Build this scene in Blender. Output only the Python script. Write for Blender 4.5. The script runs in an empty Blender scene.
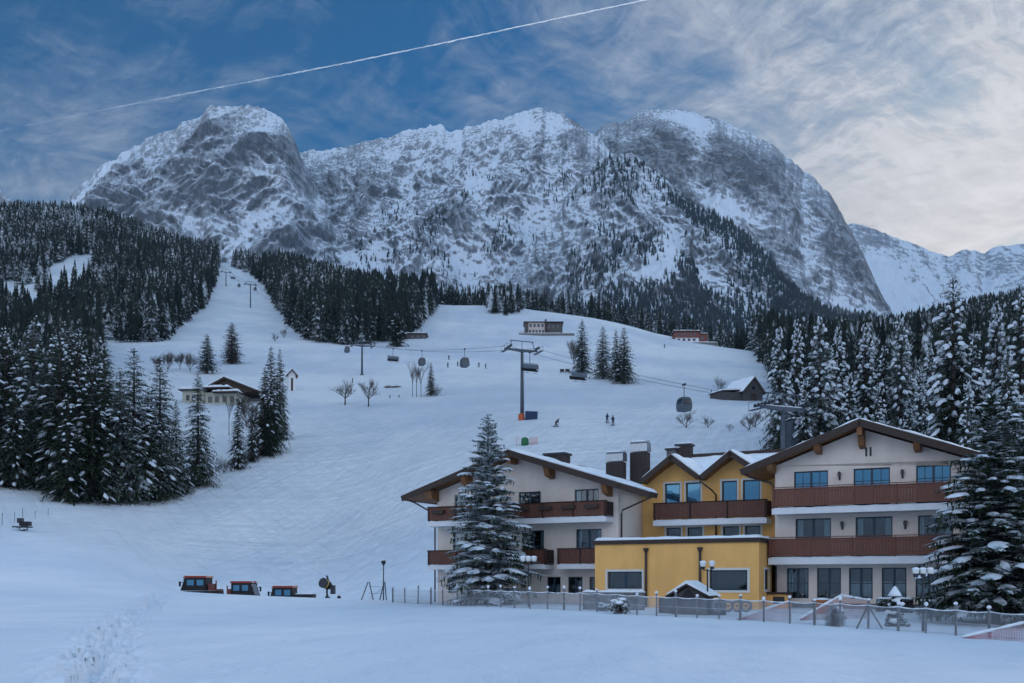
import bpy, bmesh, math, random
import numpy as np
from mathutils import Vector, Matrix

random.seed(7)
RS = np.random.RandomState(11)
S = bpy.context.scene
COL = S.collection
EYE = 1.6            # camera height
HZ = 580.0           # picture row of the horizon
F = 1000.0           # focal length in pixels

# ------------------------------------------------------------------ camera
cam = bpy.data.cameras.new("camera")
cam.sensor_width = 36.0
cam.lens = F / 1024 * 36.0
cam.shift_y = (HZ - 341.5) / 1024
cam.clip_start = 0.5
cam.clip_end = 40000
camo = bpy.data.objects.new("camera", cam)
camo.location = (0, 0, EYE)
camo.rotation_euler = (math.radians(90), 0, 0)
COL.objects.link(camo)
S.camera = camo

# ------------------------------------------------------------------ world, sun, exposure
SUN_AZ = math.radians(27)     # to the right of the view direction
SUN_EL = math.radians(16)
SUN_DIR = Vector((math.sin(SUN_AZ) * math.cos(SUN_EL), math.cos(SUN_AZ) * math.cos(SUN_EL), math.sin(SUN_EL)))
SKY_STRENGTH = 0.10
CLOUD_B, CLOUD_GLOW, OVERHEAD, BLUE_V = 2.35, 2.3, 3.2, 0.38
COVER_SIDE, COVER_LOW = 0.25, 0.12
BACK_SKY = (6.8, 7.8, 9.6, 1.0)    # unseen sky behind the viewer, brightened to light the hotel walls
W = bpy.data.worlds.new("World")
S.world = W
W.use_nodes = True


class NT:
    """tiny helper for node trees"""
    def __init__(self, tree):
        self.t = tree; self.n = tree.nodes; self.l = tree.links

    def new(self, typ, **kw):
        nd = self.n.new(typ)
        for k, v in kw.items():
            if k.startswith('i_'):
                key = k[2:]
                key = int(key) if key.isdigit() else key.replace('_', ' ')
                nd.inputs[key].default_value = v
            else:
                setattr(nd, k, v)
        return nd

    def link(self, a, b):
        self.l.new(a, b)

    def val(self, sock, v):
        if isinstance(v, (int, float)):
            sock.default_value = v
        elif isinstance(v, (tuple, list)):
            sock.default_value = v
        else:
            self.l.new(v, sock)

    def math(self, op, a, b=None, c=None, clamp=False):
        nd = self.n.new('ShaderNodeMath'); nd.operation = op; nd.use_clamp = clamp
        self.val(nd.inputs[0], a)
        if b is not None: self.val(nd.inputs[1], b)
        if c is not None: self.val(nd.inputs[2], c)
        return nd.outputs[0]

    def vmath(self, op, a, b=None, scale=None):
        nd = self.n.new('ShaderNodeVectorMath'); nd.operation = op
        self.val(nd.inputs[0], a)
        if b is not None: self.val(nd.inputs[1], b)
        if scale is not None: self.val(nd.inputs['Scale'], scale)
        return nd.outputs['Value'] if op in ('DOT_PRODUCT', 'LENGTH', 'DISTANCE') else nd.outputs[0]

    def mix(self, f, a, b, blend='MIX'):
        nd = self.n.new('ShaderNodeMix'); nd.data_type = 'RGBA'; nd.blend_type = blend; nd.clamp_factor = True
        self.val(nd.inputs[0], f); self.val(nd.inputs[6], a); self.val(nd.inputs[7], b)
        return nd.outputs[2]

    def ramp(self, v, lo, hi, smooth=True, to0=0.0, to1=1.0):
        nd = self.n.new('ShaderNodeMapRange'); nd.interpolation_type = 'SMOOTHSTEP' if smooth else 'LINEAR'
        nd.clamp = True
        self.val(nd.inputs[0], v); self.val(nd.inputs[1], lo); self.val(nd.inputs[2], hi)
        nd.inputs[3].default_value = to0; nd.inputs[4].default_value = to1
        return nd.outputs[0]

    def noise(self, vec, scale, detail=4.0, rough=0.55, dist=0.0, lac=2.0):
        nd = self.n.new('ShaderNodeTexNoise'); nd.noise_dimensions = '3D'
        if vec is not None: self.l.new(vec, nd.inputs['Vector'])
        nd.inputs['Scale'].default_value = scale
        nd.inputs['Detail'].default_value = detail
        nd.inputs['Roughness'].default_value = rough
        nd.inputs['Distortion'].default_value = dist
        nd.inputs['Lacunarity'].default_value = lac
        return nd.outputs['Fac']

    def mapping(self, vec, scale=(1, 1, 1), rot=(0, 0, 0), loc=(0, 0, 0)):
        nd = self.n.new('ShaderNodeMapping')
        self.l.new(vec, nd.inputs['Vector'])
        nd.inputs['Scale'].default_value = scale
        nd.inputs['Rotation'].default_value = rot
        nd.inputs['Location'].default_value = loc
        return nd.outputs[0]


def rgb(r, g, b):
    return (r, g, b, 1.0)


def build_world():
    t = NT(W.node_tree)
    t.n.clear()
    out = t.new('ShaderNodeOutputWorld')
    bg = t.new('ShaderNodeBackground')
    t.link(bg.outputs[0], out.inputs[0])
    sky = t.new('ShaderNodeTexSky')
    sky.sky_type = 'NISHITA'
    sky.sun_disc = False
    sky.sun_elevation = SUN_EL
    sky.sun_rotation = SUN_AZ
    sky.altitude = 900
    sky.air_density = 1.0
    sky.dust_density = 0.6
    sky.ozone_density = 2.0
    tc = t.new('ShaderNodeTexCoord')
    d = tc.outputs['Generated']
    sep = t.new('ShaderNodeSeparateXYZ'); t.link(d, sep.inputs[0])
    z = t.math('MAXIMUM', sep.outputs[2], 0.0)
    # clouds on a high layer: direction over elevation (softened so that the streaks stay fine low down)
    inv = t.math('DIVIDE', 1.0, t.math('ADD', z, 0.33))
    uv = t.vmath('SCALE', d, scale=inv)
    comb = t.new('ShaderNodeCombineXYZ')
    s2 = t.new('ShaderNodeSeparateXYZ'); t.link(uv, s2.inputs[0])
    t.link(s2.outputs[0], comb.inputs[0]); t.link(s2.outputs[1], comb.inputs[1])
    uv = comb.outputs[0]
    warp = t.new('ShaderNodeTexNoise'); t.link(uv, warp.inputs['Vector']); warp.inputs['Scale'].default_value = 3.0
    warp.inputs['Detail'].default_value = 4
    wv = t.vmath('SCALE', t.vmath('SUBTRACT', warp.outputs['Color'], (0.5, 0.5, 0.5)), scale=0.22)
    uvw = t.vmath('ADD', uv, wv)
    n1 = t.noise(t.mapping(t.mapping(uvw, rot=(0, 0, math.radians(-28))), scale=(1.0, 2.6, 1)), 4.2, 12, 0.68, 0.1)
    n2 = t.noise(t.mapping(t.mapping(uvw, rot=(0, 0, math.radians(38))), scale=(1.0, 3.4, 1), loc=(4, 7, 0)), 7.0, 11, 0.70, 0.15)
    n4 = t.noise(t.mapping(t.mapping(uvw, rot=(0, 0, math.radians(-12))), scale=(1.0, 2.0, 1), loc=(1, 3, 0)), 22.0, 8, 0.68, 0.2)
    big = t.noise(t.mapping(uv, loc=(3.3, 1.2, 0)), 2.6, 4, 0.55)
    # cover grows towards the sun side and over the peaks
    az = t.math('DIVIDE', sep.outputs[0], t.math('ADD', t.math('ABSOLUTE', sep.outputs[1]), 0.05))
    side = t.ramp(az, -0.25, 0.42)
    low = t.ramp(z, 0.50, 0.33)
    cov = t.math('ADD', t.math('MULTIPLY', n1, 0.60), t.math('MULTIPLY', n2, 0.42))
    cov = t.math('ADD', cov, t.math('SUBTRACT', t.math('MULTIPLY', n4, 0.30), 0.195))
    cov = t.math('ADD', cov, t.math('MULTIPLY', t.math('SUBTRACT', big, 0.5), 0.60))
    cov = t.math('ADD', cov, t.math('MULTIPLY', side, COVER_SIDE))
    cov = t.math('ADD', cov, t.math('MULTIPLY', low, COVER_LOW))
    up = t.ramp(z, 0.56, 0.85)       # unseen bright overcast overhead, added to light the snow
    cov = t.math('ADD', cov, t.math('MULTIPLY', up, 0.30))
    mask = t.math('POWER', t.ramp(cov, 0.45, 0.80, False), 1.3)
    sd = t.vmath('DOT_PRODUCT', d, tuple(SUN_DIR))
    glow = t.math('POWER', t.math('MAXIMUM', sd, 0.0), 14.0)
    thick = t.math('ADD', t.math('MULTIPLY', t.ramp(n4, 0.36, 0.64), 0.45), t.math('MULTIPLY', t.ramp(n2, 0.36, 0.64), 0.55))
    cl_b = t.math('ADD', CLOUD_B, t.math('MULTIPLY', glow, CLOUD_GLOW))
    cl_b = t.math('MULTIPLY', cl_b, t.math('ADD', 0.80, t.math('MULTIPLY', thick, 0.28)))
    cl_b = t.math('ADD', cl_b, t.math('MULTIPLY', up, OVERHEAD))
    ccol = t.mix(glow, rgb(0.66, 0.84, 1.14), rgb(1.0, 0.965, 0.95))
    ccol = t.mix(up, ccol, rgb(0.50, 0.84, 1.28))
    cloud = t.vmath('SCALE', ccol, scale=cl_b)
    hs = t.new('ShaderNodeHueSaturation'); hs.inputs['Saturation'].default_value = 1.7
    hs.inputs['Value'].default_value = BLUE_V
    t.link(sky.outputs[0], hs.inputs['Color'])
    blue = t.mix(0.5, hs.outputs[0], t.vmath('MULTIPLY', hs.outputs[0], (0.32, 0.98, 1.06)))
    back = t.math('MULTIPLY', t.ramp(sep.outputs[1], 0.15, -0.45), t.ramp(z, 0.95, 0.45))
    clear = t.mix(back, blue, BACK_SKY)
    mask = t.math('MULTIPLY', mask, t.math('SUBTRACT', 1.0, t.math('MULTIPLY', back, 0.85)))
    col = t.mix(mask, clear, cloud)
    # broad glow of the veiled sun low at right
    g2 = t.math('POWER', t.math('MAXIMUM', sd, 0.0), 70.0)
    gl = t.vmath('SCALE', (1.0, 0.93, 0.86), scale=t.math('MULTIPLY', g2, 1.0))
    col = t.vmath('ADD', col, gl)
    t.link(col, bg.inputs[0])
    bg.inputs[1].default_value = SKY_STRENGTH


build_world()
sun = bpy.data.lights.new("sun", 'SUN')
sun.energy = 0.8
sun.angle = math.radians(14)
sun.color = (1.0, 0.93, 0.85)
suno = bpy.data.objects.new("sun", sun)
suno.rotation_euler = (-SUN_DIR).to_track_quat('-Z', 'Y').to_euler()
suno.location = (60, 100, 120)
COL.objects.link(suno)
S.view_settings.view_transform = 'Standard'
S.view_settings.look = 'None'
S.view_settings.gamma = 1.0
S.view_settings.use_curve_mapping = False
S.view_settings.exposure = 0.68
S.cycles.max_bounces = 5
S.cycles.diffuse_bounces = 2
S.cycles.glossy_bounces = 2
S.cycles.transmission_bounces = 3
S.cycles.transparent_max_bounces = 12
S.cycles.volume_bounces = 0
S.cycles.use_denoising = True
S.cycles.caustics_reflective = False
S.cycles.caustics_refractive = False

# ------------------------------------------------------------------ numpy noise
_perm = np.random.RandomState(5).permutation(256)
_perm = np.concatenate([_perm, _perm, _perm])
_g = np.random.RandomState(6).normal(size=(256, 3)); _g /= np.linalg.norm(_g, axis=1)[:, None]


def perlin(x, y, z):
    x, y, z = np.broadcast_arrays(np.asarray(x, float), np.asarray(y, float), np.asarray(z, float))
    xi = np.floor(x).astype(int); yi = np.floor(y).astype(int); zi = np.floor(z).astype(int)
    xf = x - xi; yf = y - yi; zf = z - zi
    xi &= 255; yi &= 255; zi &= 255
    u = xf * xf * xf * (xf * (xf * 6 - 15) + 10); v = yf * yf * yf * (yf * (yf * 6 - 15) + 10); w = zf * zf * zf * (zf * (zf * 6 - 15) + 10)

    def g(dx, dy, dz):
        h = _perm[_perm[_perm[xi + dx] + yi + dy] + zi + dz]
        gg = _g[h]
        return gg[..., 0] * (xf - dx) + gg[..., 1] * (yf - dy) + gg[..., 2] * (zf - dz)
    a = g(0, 0, 0) * (1 - u) + g(1, 0, 0) * u
    b = g(0, 1, 0) * (1 - u) + g(1, 1, 0) * u
    c = g(0, 0, 1) * (1 - u) + g(1, 0, 1) * u
    d = g(0, 1, 1) * (1 - u) + g(1, 1, 1) * u
    return ((a * (1 - v) + b * v) * (1 - w) + (c * (1 - v) + d * v) * w) * 1.6


def fbm(x, y, z, oct=5, gain=0.5, lac=2.03):
    r = 0; a = 1.0; f = 1.0
    for i in range(oct):
        r = r + a * perlin(np.asarray(x) * f + i * 17.3, np.asarray(y) * f + i * 7.1, np.asarray(z) * f)
        a *= gain; f *= lac
    return r


def ridged(x, y, z, oct=5, gain=0.55, lac=2.07):
    r = 0; a = 1.0; f = 1.0; tot = 0; w = 1.0
    for i in range(oct):
        n = 1 - np.abs(perlin(np.asarray(x) * f + i * 13.7, np.asarray(y) * f + i * 5.9, np.asarray(z) * f))
        n = n * n * w
        r = r + a * n
        w = np.clip(n * 1.6, 0, 1)
        tot += a; a *= gain; f *= lac
    return r / tot


def sstep(a, b, x):
    t = np.clip((np.asarray(x, float) - a) / (b - a), 0, 1)
    return t * t * (3 - 2 * t)


# ------------------------------------------------------------------ mesh helpers
class MB:
    """collects shapes, then links them as one mesh object"""
    def __init__(self):
        self.v = []; self.f = []; self.m = []

    def add(self, vs, fs, mi=0):
        o = len(self.v)
        self.v.extend([tuple(p) for p in vs])
        for f in fs:
            self.f.append([i + o for i in f]); self.m.append(mi)
        return self

    def box(self, x0, x1, y0, y1, z0, z1, mi=0):
        vs = [(x0, y0, z0), (x1, y0, z0), (x1, y1, z0), (x0, y1, z0), (x0, y0, z1), (x1, y0, z1), (x1, y1, z1), (x0, y1, z1)]
        fs = [(0, 3, 2, 1), (4, 5, 6, 7), (0, 1, 5, 4), (1, 2, 6, 5), (2, 3, 7, 6), (3, 0, 4, 7)]
        return self.add(vs, fs, mi)

    def prism(self, pts, y0, y1, mi=0):
        """polygon in xz (counter-clockwise seen from -y) swept along y"""
        n = len(pts)
        vs = [(p[0], y0, p[1]) for p in pts] + [(p[0], y1, p[1]) for p in pts]
        fs = [tuple(range(n)), tuple(range(2 * n - 1, n - 1, -1))]
        for i in range(n):
            j = (i + 1) % n
            fs.append((i, i + n, j + n, j))
        return self.add(vs, fs, mi)

    def prism_x(self, pts, x0, x1, mi=0):
        n = len(pts)
        vs = [(x0, p[0], p[1]) for p in pts] + [(x1, p[0], p[1]) for p in pts]
        fs = [tuple(range(n - 1, -1, -1)), tuple(range(n, 2 * n))]
        for i in range(n):
            j = (i + 1) % n
            fs.append((i, j, j + n, i + n))
        return self.add(vs, fs, mi)

    def prism_z(self, pts, z0, z1, mi=0):
        n = len(pts)
        vs = [(p[0], p[1], z0) for p in pts] + [(p[0], p[1], z1) for p in pts]
        fs = [tuple(range(n - 1, -1, -1)), tuple(range(n, 2 * n))]
        for i in range(n):
            j = (i + 1) % n
            fs.append((i, j, j + n, i + n))
        return self.add(vs, fs, mi)

    def tube(self, pts, rs, n=6, mi=0, cap=True):
        pts = [Vector(p) for p in pts]
        if isinstance(rs, (int, float)): rs = [rs] * len(pts)
        vs = []; fs = []
        for i, p in enumerate(pts):
            a = pts[max(i - 1, 0)]; b = pts[min(i + 1, len(pts) - 1)]
            t = (b - a)
            if t.length < 1e-9: t = Vector((0, 0, 1))
            t.normalize()
            r = Vector((0, 0, 1)) if abs(t.z) < 0.9 else Vector((1, 0, 0))
            u = t.cross(r).normalized(); w = t.cross(u).normalized()
            for k in range(n):
                an = 2 * math.pi * k / n
                vs.append(p + (u * math.cos(an) + w * math.sin(an)) * rs[i])
        for i in range(len(pts) - 1):
            for k in range(n):
                k2 = (k + 1) % n
                fs.append((i * n + k, i * n + k2, (i + 1) * n + k2, (i + 1) * n + k))
        if cap:
            fs.append(tuple(range(n - 1, -1, -1)))
            fs.append(tuple((len(pts) - 1) * n + k for k in range(n)))
        return self.add(vs, fs, mi)

    def lathe(self, prof, n=12, c=(0, 0, 0), mi=0):
        """profile of (r,z)"""
        vs = []; fs = []
        for r, z in prof:
            for k in range(n):
                a = 2 * math.pi * k / n
                vs.append((c[0] + r * math.cos(a), c[1] + r * math.sin(a), c[2] + z))
        for i in range(len(prof) - 1):
            for k in range(n):
                k2 = (k + 1) % n
                fs.append((i * n + k, i * n + k2, (i + 1) * n + k2, (i + 1) * n + k))
        fs.append(tuple(range(n - 1, -1, -1)))
        fs.append(tuple((len(prof) - 1) * n + k for k in range(n)))
        return self.add(vs, fs, mi)

    def ball(self, c, rx, ry, rz, n=10, m=6, mi=0, jit=0.0, seed=0):
        rr = random.Random(seed)
        vs = []; fs = []
        vs.append((c[0], c[1], c[2] - rz))
        for i in range(1, m):
            ph = -math.pi / 2 + math.pi * i / m
            for k in range(n):
                a = 2 * math.pi * k / n
                j = 1 + rr.uniform(-jit, jit)
                vs.append((c[0] + rx * j * math.cos(ph) * math.cos(a), c[1] + ry * j * math.cos(ph) * math.sin(a), c[2] + rz * j * math.sin(ph)))
        vs.append((c[0], c[1], c[2] + rz))
        for k in range(n):
            fs.append((0, 1 + (k + 1) % n, 1 + k))
        for i in range(m - 2):
            for k in range(n):
                k2 = (k + 1) % n
                fs.append((1 + i * n + k, 1 + i * n + k2, 1 + (i + 1) * n + k2, 1 + (i + 1) * n + k))
        L = len(vs) - 1
        for k in range(n):
            fs.append((L, 1 + (m - 2) * n + k, 1 + (m - 2) * n + (k + 1) % n))
        return self.add(vs, fs, mi)

    def xf(self, M):
        self.v = [tuple(M @ Vector(p)) for p in self.v]
        return self

    def mesh(self, name, mats, smooth=False):
        me = bpy.data.meshes.new(name)
        me.from_pydata(self.v, [], self.f)
        if not isinstance(mats, (list, tuple)): mats = [mats]
        for m in mats: me.materials.append(m)
        if len(mats) > 1: me.polygons.foreach_set('material_index', self.m)
        if smooth: me.polygons.foreach_set('use_smooth', [True] * len(self.f))
        me.update()
        return me

    def build(self, name, mats, parent=None, smooth=False):
        o = bpy.data.objects.new(name, self.mesh(name, mats, smooth))
        COL.objects.link(o)
        if parent is not None: o.parent = parent
        return o


def tag(o, label=None, cat=None, group=None, kind=None):
    if label: o['label'] = label
    if cat: o['category'] = cat
    if group: o['group'] = group
    if kind: o['kind'] = kind
    return o


def thing(name, label, cat, loc=(0, 0, 0), rz=0.0, group=None):
    o = bpy.data.objects.new(name, None)
    o.empty_display_size = 0.5
    COL.objects.link(o)
    o.location = loc
    o.rotation_euler = (0, 0, rz)
    return tag(o, label, cat, group)


def kids(o):
    return list(o.children)


def copy_thing(o, loc, rz=0.0, sc=1.0, label=None, group=None, _children=None):
    c = o.copy(); COL.objects.link(c)
    c.location = loc; c.rotation_euler = (0, 0, rz)
    c.scale = (sc, sc, sc) if isinstance(sc, (int, float)) else sc
    if label: c['label'] = label
    if group: c['group'] = group
    for ch in kids(o):
        d = ch.copy(); COL.objects.link(d); d.parent = c
        for g in kids(ch):
            e = g.copy(); COL.objects.link(e); e.parent = d
    return c


def np_mesh(name, V, Fq, mats, mat_idx=None, smooth=True):
    """V (n,3); Fq (m,k) all same size k"""
    me = bpy.data.meshes.new(name)
    V = np.asarray(V, np.float32); Fq = np.asarray(Fq, np.int32)
    m, k = Fq.shape
    me.vertices.add(len(V)); me.vertices.foreach_set('co', V.ravel())
    me.loops.add(m * k); me.loops.foreach_set('vertex_index', Fq.ravel())
    me.polygons.add(m)
    me.polygons.foreach_set('loop_start', np.arange(0, m * k, k, dtype=np.int32))
    me.polygons.foreach_set('loop_total', np.full(m, k, np.int32))
    if not isinstance(mats, (list, tuple)): mats = [mats]
    for mt in mats: me.materials.append(mt)
    if mat_idx is not None: me.polygons.foreach_set('material_index', np.asarray(mat_idx, np.int32))
    me.polygons.foreach_set('use_smooth', np.full(m, smooth, bool))
    me.update(calc_edges=True)
    me.validate()
    return me


def link_mesh(name, me, parent=None):
    o = bpy.data.objects.new(name, me)
    COL.objects.link(o)
    if parent is not None: o.parent = parent
    return o


def grid_faces(nr, nc):
    i = np.arange(nr - 1)[:, None] * nc + np.arange(nc - 1)[None, :]
    return np.stack([i, i + 1, i + nc + 1, i + nc], -1).reshape(-1, 4)

# ------------------------------------------------------------------ materials
MATS = {}


def base_mat(name):
    m = bpy.data.materials.new(name); m.use_nodes = True
    t = NT(m.node_tree)
    b = t.n.get('Principled BSDF')
    return m, t, b


def simple(name, col, rough=0.6, metal=0.0, var=0.12, scale=6.0, bump=0.0, bscale=40.0, spec=0.4, stretch=(1, 1, 1)):
    """plain surface with slight uneven colour and roughness"""
    m, t, b = base_mat(name)
    tc = t.new('ShaderNodeTexCoord')
    v = t.mapping(tc.outputs['Object'], scale=stretch)
    n = t.noise(v, scale, 5, 0.6)
    lo = tuple(c * (1 - var) for c in col) + (1,); hi = tuple(min(1, c * (1 + var)) for c in col) + (1,)
    t.link(t.mix(t.ramp(n, 0.3, 0.7), lo, hi), b.inputs['Base Color'])
    t.link(t.ramp(n, 0.2, 0.8, True, max(0.02, rough - 0.1), min(1, rough + 0.1)), b.inputs['Roughness'])
    b.inputs['Metallic'].default_value = metal
    b.inputs['Specular IOR Level'].default_value = spec
    if bump > 0:
        bp = t.new('ShaderNodeBump'); bp.inputs['Strength'].default_value = bump; bp.inputs['Distance'].default_value = 0.02
        t.link(t.noise(v, bscale, 4, 0.6), bp.inputs['Height']); t.link(bp.outputs[0], b.inputs['Normal'])
    MATS[name] = m
    return m


def snow_ground_mat():
    m, t, b = base_mat('snow_ground')
    geo = t.new('ShaderNodeNewGeometry')
    p = geo.outputs['Position']
    a = t.noise(p, 0.035, 5, 0.6)
    c = t.noise(t.mapping(p, scale=(1, 0.35, 1), rot=(0, 0, 0.5)), 0.5, 6, 0.6)
    f = t.noise(p, 5.0, 4, 0.65)
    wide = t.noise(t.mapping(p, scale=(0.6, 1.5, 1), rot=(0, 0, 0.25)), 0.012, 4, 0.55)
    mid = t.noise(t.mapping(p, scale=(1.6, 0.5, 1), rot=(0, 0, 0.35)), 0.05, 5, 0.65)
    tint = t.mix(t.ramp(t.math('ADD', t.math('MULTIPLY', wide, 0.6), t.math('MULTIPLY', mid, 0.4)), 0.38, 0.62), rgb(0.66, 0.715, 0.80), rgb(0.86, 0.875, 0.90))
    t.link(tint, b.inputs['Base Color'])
    b.inputs['Roughness'].default_value = 0.75
    b.inputs['Specular IOR Level'].default_value = 0.15
    # groomed lines running up the slope, only readable here and there
    wv = t.new('ShaderNodeTexWave'); wv.wave_type = 'BANDS'; wv.bands_direction = 'X'
    t.link(t.mapping(p, rot=(0, 0, 0.33)), wv.inputs['Vector'])
    wv.inputs['Scale'].default_value = 0.10; wv.inputs['Distortion'].default_value = 3.0
    wv.inputs['Detail'].default_value = 3; wv.inputs['Detail Scale'].default_value = 1.2
    tr1 = t.noise(t.mapping(t.mapping(p, rot=(0, 0, 0.30)), scale=(1.0, 0.05, 0.05)), 0.9, 5, 0.7, 0.4)
    tr2 = t.noise(t.mapping(t.mapping(p, rot=(0, 0, -0.55)), scale=(1.0, 0.06, 0.06)), 0.6, 5, 0.7, 0.5)
    tr3 = t.noise(t.mapping(t.mapping(p, rot=(0, 0, 1.35)), scale=(1.0, 0.07, 0.07)), 0.45, 5, 0.7, 0.6)
    trk = t.math('ADD', t.math('ADD', t.math('MULTIPLY', tr1, 0.7), t.math('MULTIPLY', tr2, 0.7)), t.math('MULTIPLY', tr3, 1.0))
    sy = t.new('ShaderNodeSeparateXYZ'); t.link(p, sy.inputs[0])
    trk = t.math('MULTIPLY', trk, t.ramp(sy.outputs[1], 80.0, 150.0))
    hgt = t.math('ADD', t.math('MULTIPLY', a, 1.6), t.math('MULTIPLY', c, 0.5))
    hgt = t.math('ADD', hgt, t.math('MULTIPLY', trk, 2.0))
    hgt = t.math('ADD', hgt, t.math('MULTIPLY', f, 0.035))
    hgt = t.math('ADD', hgt, t.math('MULTIPLY', wv.outputs['Fac'], 0.10))
    bp = t.new('ShaderNodeBump'); bp.inputs['Strength'].default_value = 0.8; bp.inputs['Distance'].default_value = 1.0
    t.link(hgt, bp.inputs['Height']); t.link(bp.outputs[0], b.inputs['Normal'])
    MATS['snow_ground'] = m
    return m


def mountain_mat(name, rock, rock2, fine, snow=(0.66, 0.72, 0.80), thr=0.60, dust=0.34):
    """rock where steep, snow where the ledges hold it; attribute 'snow' shifts the limit"""
    m, t, b = base_mat(name)
    geo = t.new('ShaderNodeNewGeometry')
    p = geo.outputs['Position']
    sep = t.new('ShaderNodeSeparateXYZ'); t.link(geo.outputs['Normal'], sep.inputs[0])
    at = t.new('ShaderNodeAttribute'); at.attribute_name = 'snow'
    n1 = t.noise(t.mapping(p, scale=(1, 1, 0.8)), fine * 2.0, 6, 0.78)
    n2 = t.noise(t.mapping(p, scale=(1, 1, 1.3), rot=(0.3, 0.45, 0.2)), fine * 0.25, 6, 0.68)
    n3 = t.noise(t.mapping(p, scale=(1.7, 1, 0.30), rot=(0, 0.28, 0)), fine * 2.0, 5, 0.7)
    n5 = t.noise(t.mapping(p, scale=(0.5, 0.5, 2.6), rot=(0, -0.22, 0)), fine * 1.3, 5, 0.7)
    v = t.math('MULTIPLY', sep.outputs[2], 0.85)
    v = t.math('ADD', v, t.math('MULTIPLY', t.math('SUBTRACT', n1, 0.5), 1.25))
    v = t.math('ADD', v, t.math('MULTIPLY', t.math('SUBTRACT', n2, 0.5), 0.75))
    v = t.math('ADD', v, t.math('MULTIPLY', t.math('SUBTRACT', n3, 0.5), 1.35))
    v = t.math('ADD', v, t.math('MULTIPLY', t.math('SUBTRACT', n5, 0.5), 0.7))
    v = t.math('ADD', v, at.outputs['Fac'])
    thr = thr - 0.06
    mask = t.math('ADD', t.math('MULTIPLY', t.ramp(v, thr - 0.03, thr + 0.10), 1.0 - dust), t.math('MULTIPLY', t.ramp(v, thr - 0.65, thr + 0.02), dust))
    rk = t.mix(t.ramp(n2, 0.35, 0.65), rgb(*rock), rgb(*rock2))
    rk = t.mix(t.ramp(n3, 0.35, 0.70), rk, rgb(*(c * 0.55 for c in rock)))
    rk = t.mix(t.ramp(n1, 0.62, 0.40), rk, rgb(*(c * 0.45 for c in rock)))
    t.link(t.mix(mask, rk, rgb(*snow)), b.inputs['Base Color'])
    b.inputs['Roughness'].default_value = 0.85
    b.inputs['Specular IOR Level'].default_value = 0.1
    bp = t.new('ShaderNodeBump'); bp.inputs['Strength'].default_value = 0.75; bp.inputs['Distance'].default_value = 1.0 / fine * 0.34
    hh = t.math('ADD', t.math('MULTIPLY', n1, 0.6), t.math('MULTIPLY', n3, 0.4))
    t.link(hh, bp.inputs['Height']); t.link(bp.outputs[0], b.inputs['Normal'])
    return m


def needle_mat(name, c0, c1, frost, fscale=1.2, per_object=True, up=0.35):
    """needles; frost = how much snow dust lies on what faces the sky"""
    m, t, b = base_mat(name)
    geo = t.new('ShaderNodeNewGeometry')
    p = geo.outputs['Position']
    sep = t.new('ShaderNodeSeparateXYZ'); t.link(geo.outputs['True Normal'], sep.inputs[0])
    nz = t.math('ABSOLUTE', sep.outputs[2])
    n = t.noise(p, fscale, 4, 0.6)
    nn = t.noise(p, fscale * 0.13, 3, 0.5)
    col = t.mix(t.ramp(nn, 0.35, 0.65), rgb(*c0), rgb(*c1))
    v = t.math('ADD', t.math('MULTIPLY', nz, up), t.math('MULTIPLY', n, 1.0))
    lim = 1.05 - frost
    if per_object:
        oi = t.new('ShaderNodeObjectInfo')
        v = t.math('ADD', v, t.math('MULTIPLY', t.math('SUBTRACT', oi.outputs['Random'], 0.5), 0.16))
        dk = t.math('ADD', 0.7, t.math('MULTIPLY', oi.outputs['Random'], 0.6))
        col = t.vmath('SCALE', col, scale=dk)
    else:
        v = t.math('ADD', v, t.math('MULTIPLY', t.math('SUBTRACT', nn, 0.5), 0.5))
        v = t.math('ADD', v, t.math('MULTIPLY', t.math('SUBTRACT', t.noise(p, 0.012, 3, 0.5), 0.5), 0.7))
    mask = t.ramp(v, lim - 0.10, lim + 0.16)
    t.link(t.mix(mask, col, rgb(0.66, 0.72, 0.78)), b.inputs['Base Color'])
    b.inputs['Roughness'].default_value = 0.8
    b.inputs['Specular IOR Level'].default_value = 0.12
    return m


def glass_mat(name, tint=(0.02, 0.035, 0.05), through=0.45, ior=1.5, spec=(1, 1, 1)):
    m, t, b = base_mat(name)
    out = t.n.get('Material Output')
    if through < 0.3:                     # mirror-coated pane with tinted reflection
        b.inputs['Base Color'].default_value = rgb(*tint); b.inputs['Roughness'].default_value = 0.03
        b.inputs['IOR'].default_value = ior; b.inputs['Specular Tint'].default_value = rgb(*spec)
        return m
    t.n.remove(b)
    fr = t.new('ShaderNodeFresnel'); fr.inputs[0].default_value = ior
    gl = t.new('ShaderNodeBsdfGlossy'); gl.inputs['Roughness'].default_value = 0.03
    tr = t.new('ShaderNodeBsdfTransparent'); tr.inputs[0].default_value = rgb(0.72, 0.82, 0.86)
    ms = t.new('ShaderNodeMixShader'); t.link(fr.outputs[0], ms.inputs[0])
    t.link(tr.outputs[0], ms.inputs[1]); t.link(gl.outputs[0], ms.inputs[2])
    t.link(ms.outputs[0], out.inputs[0])
    return m


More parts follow.
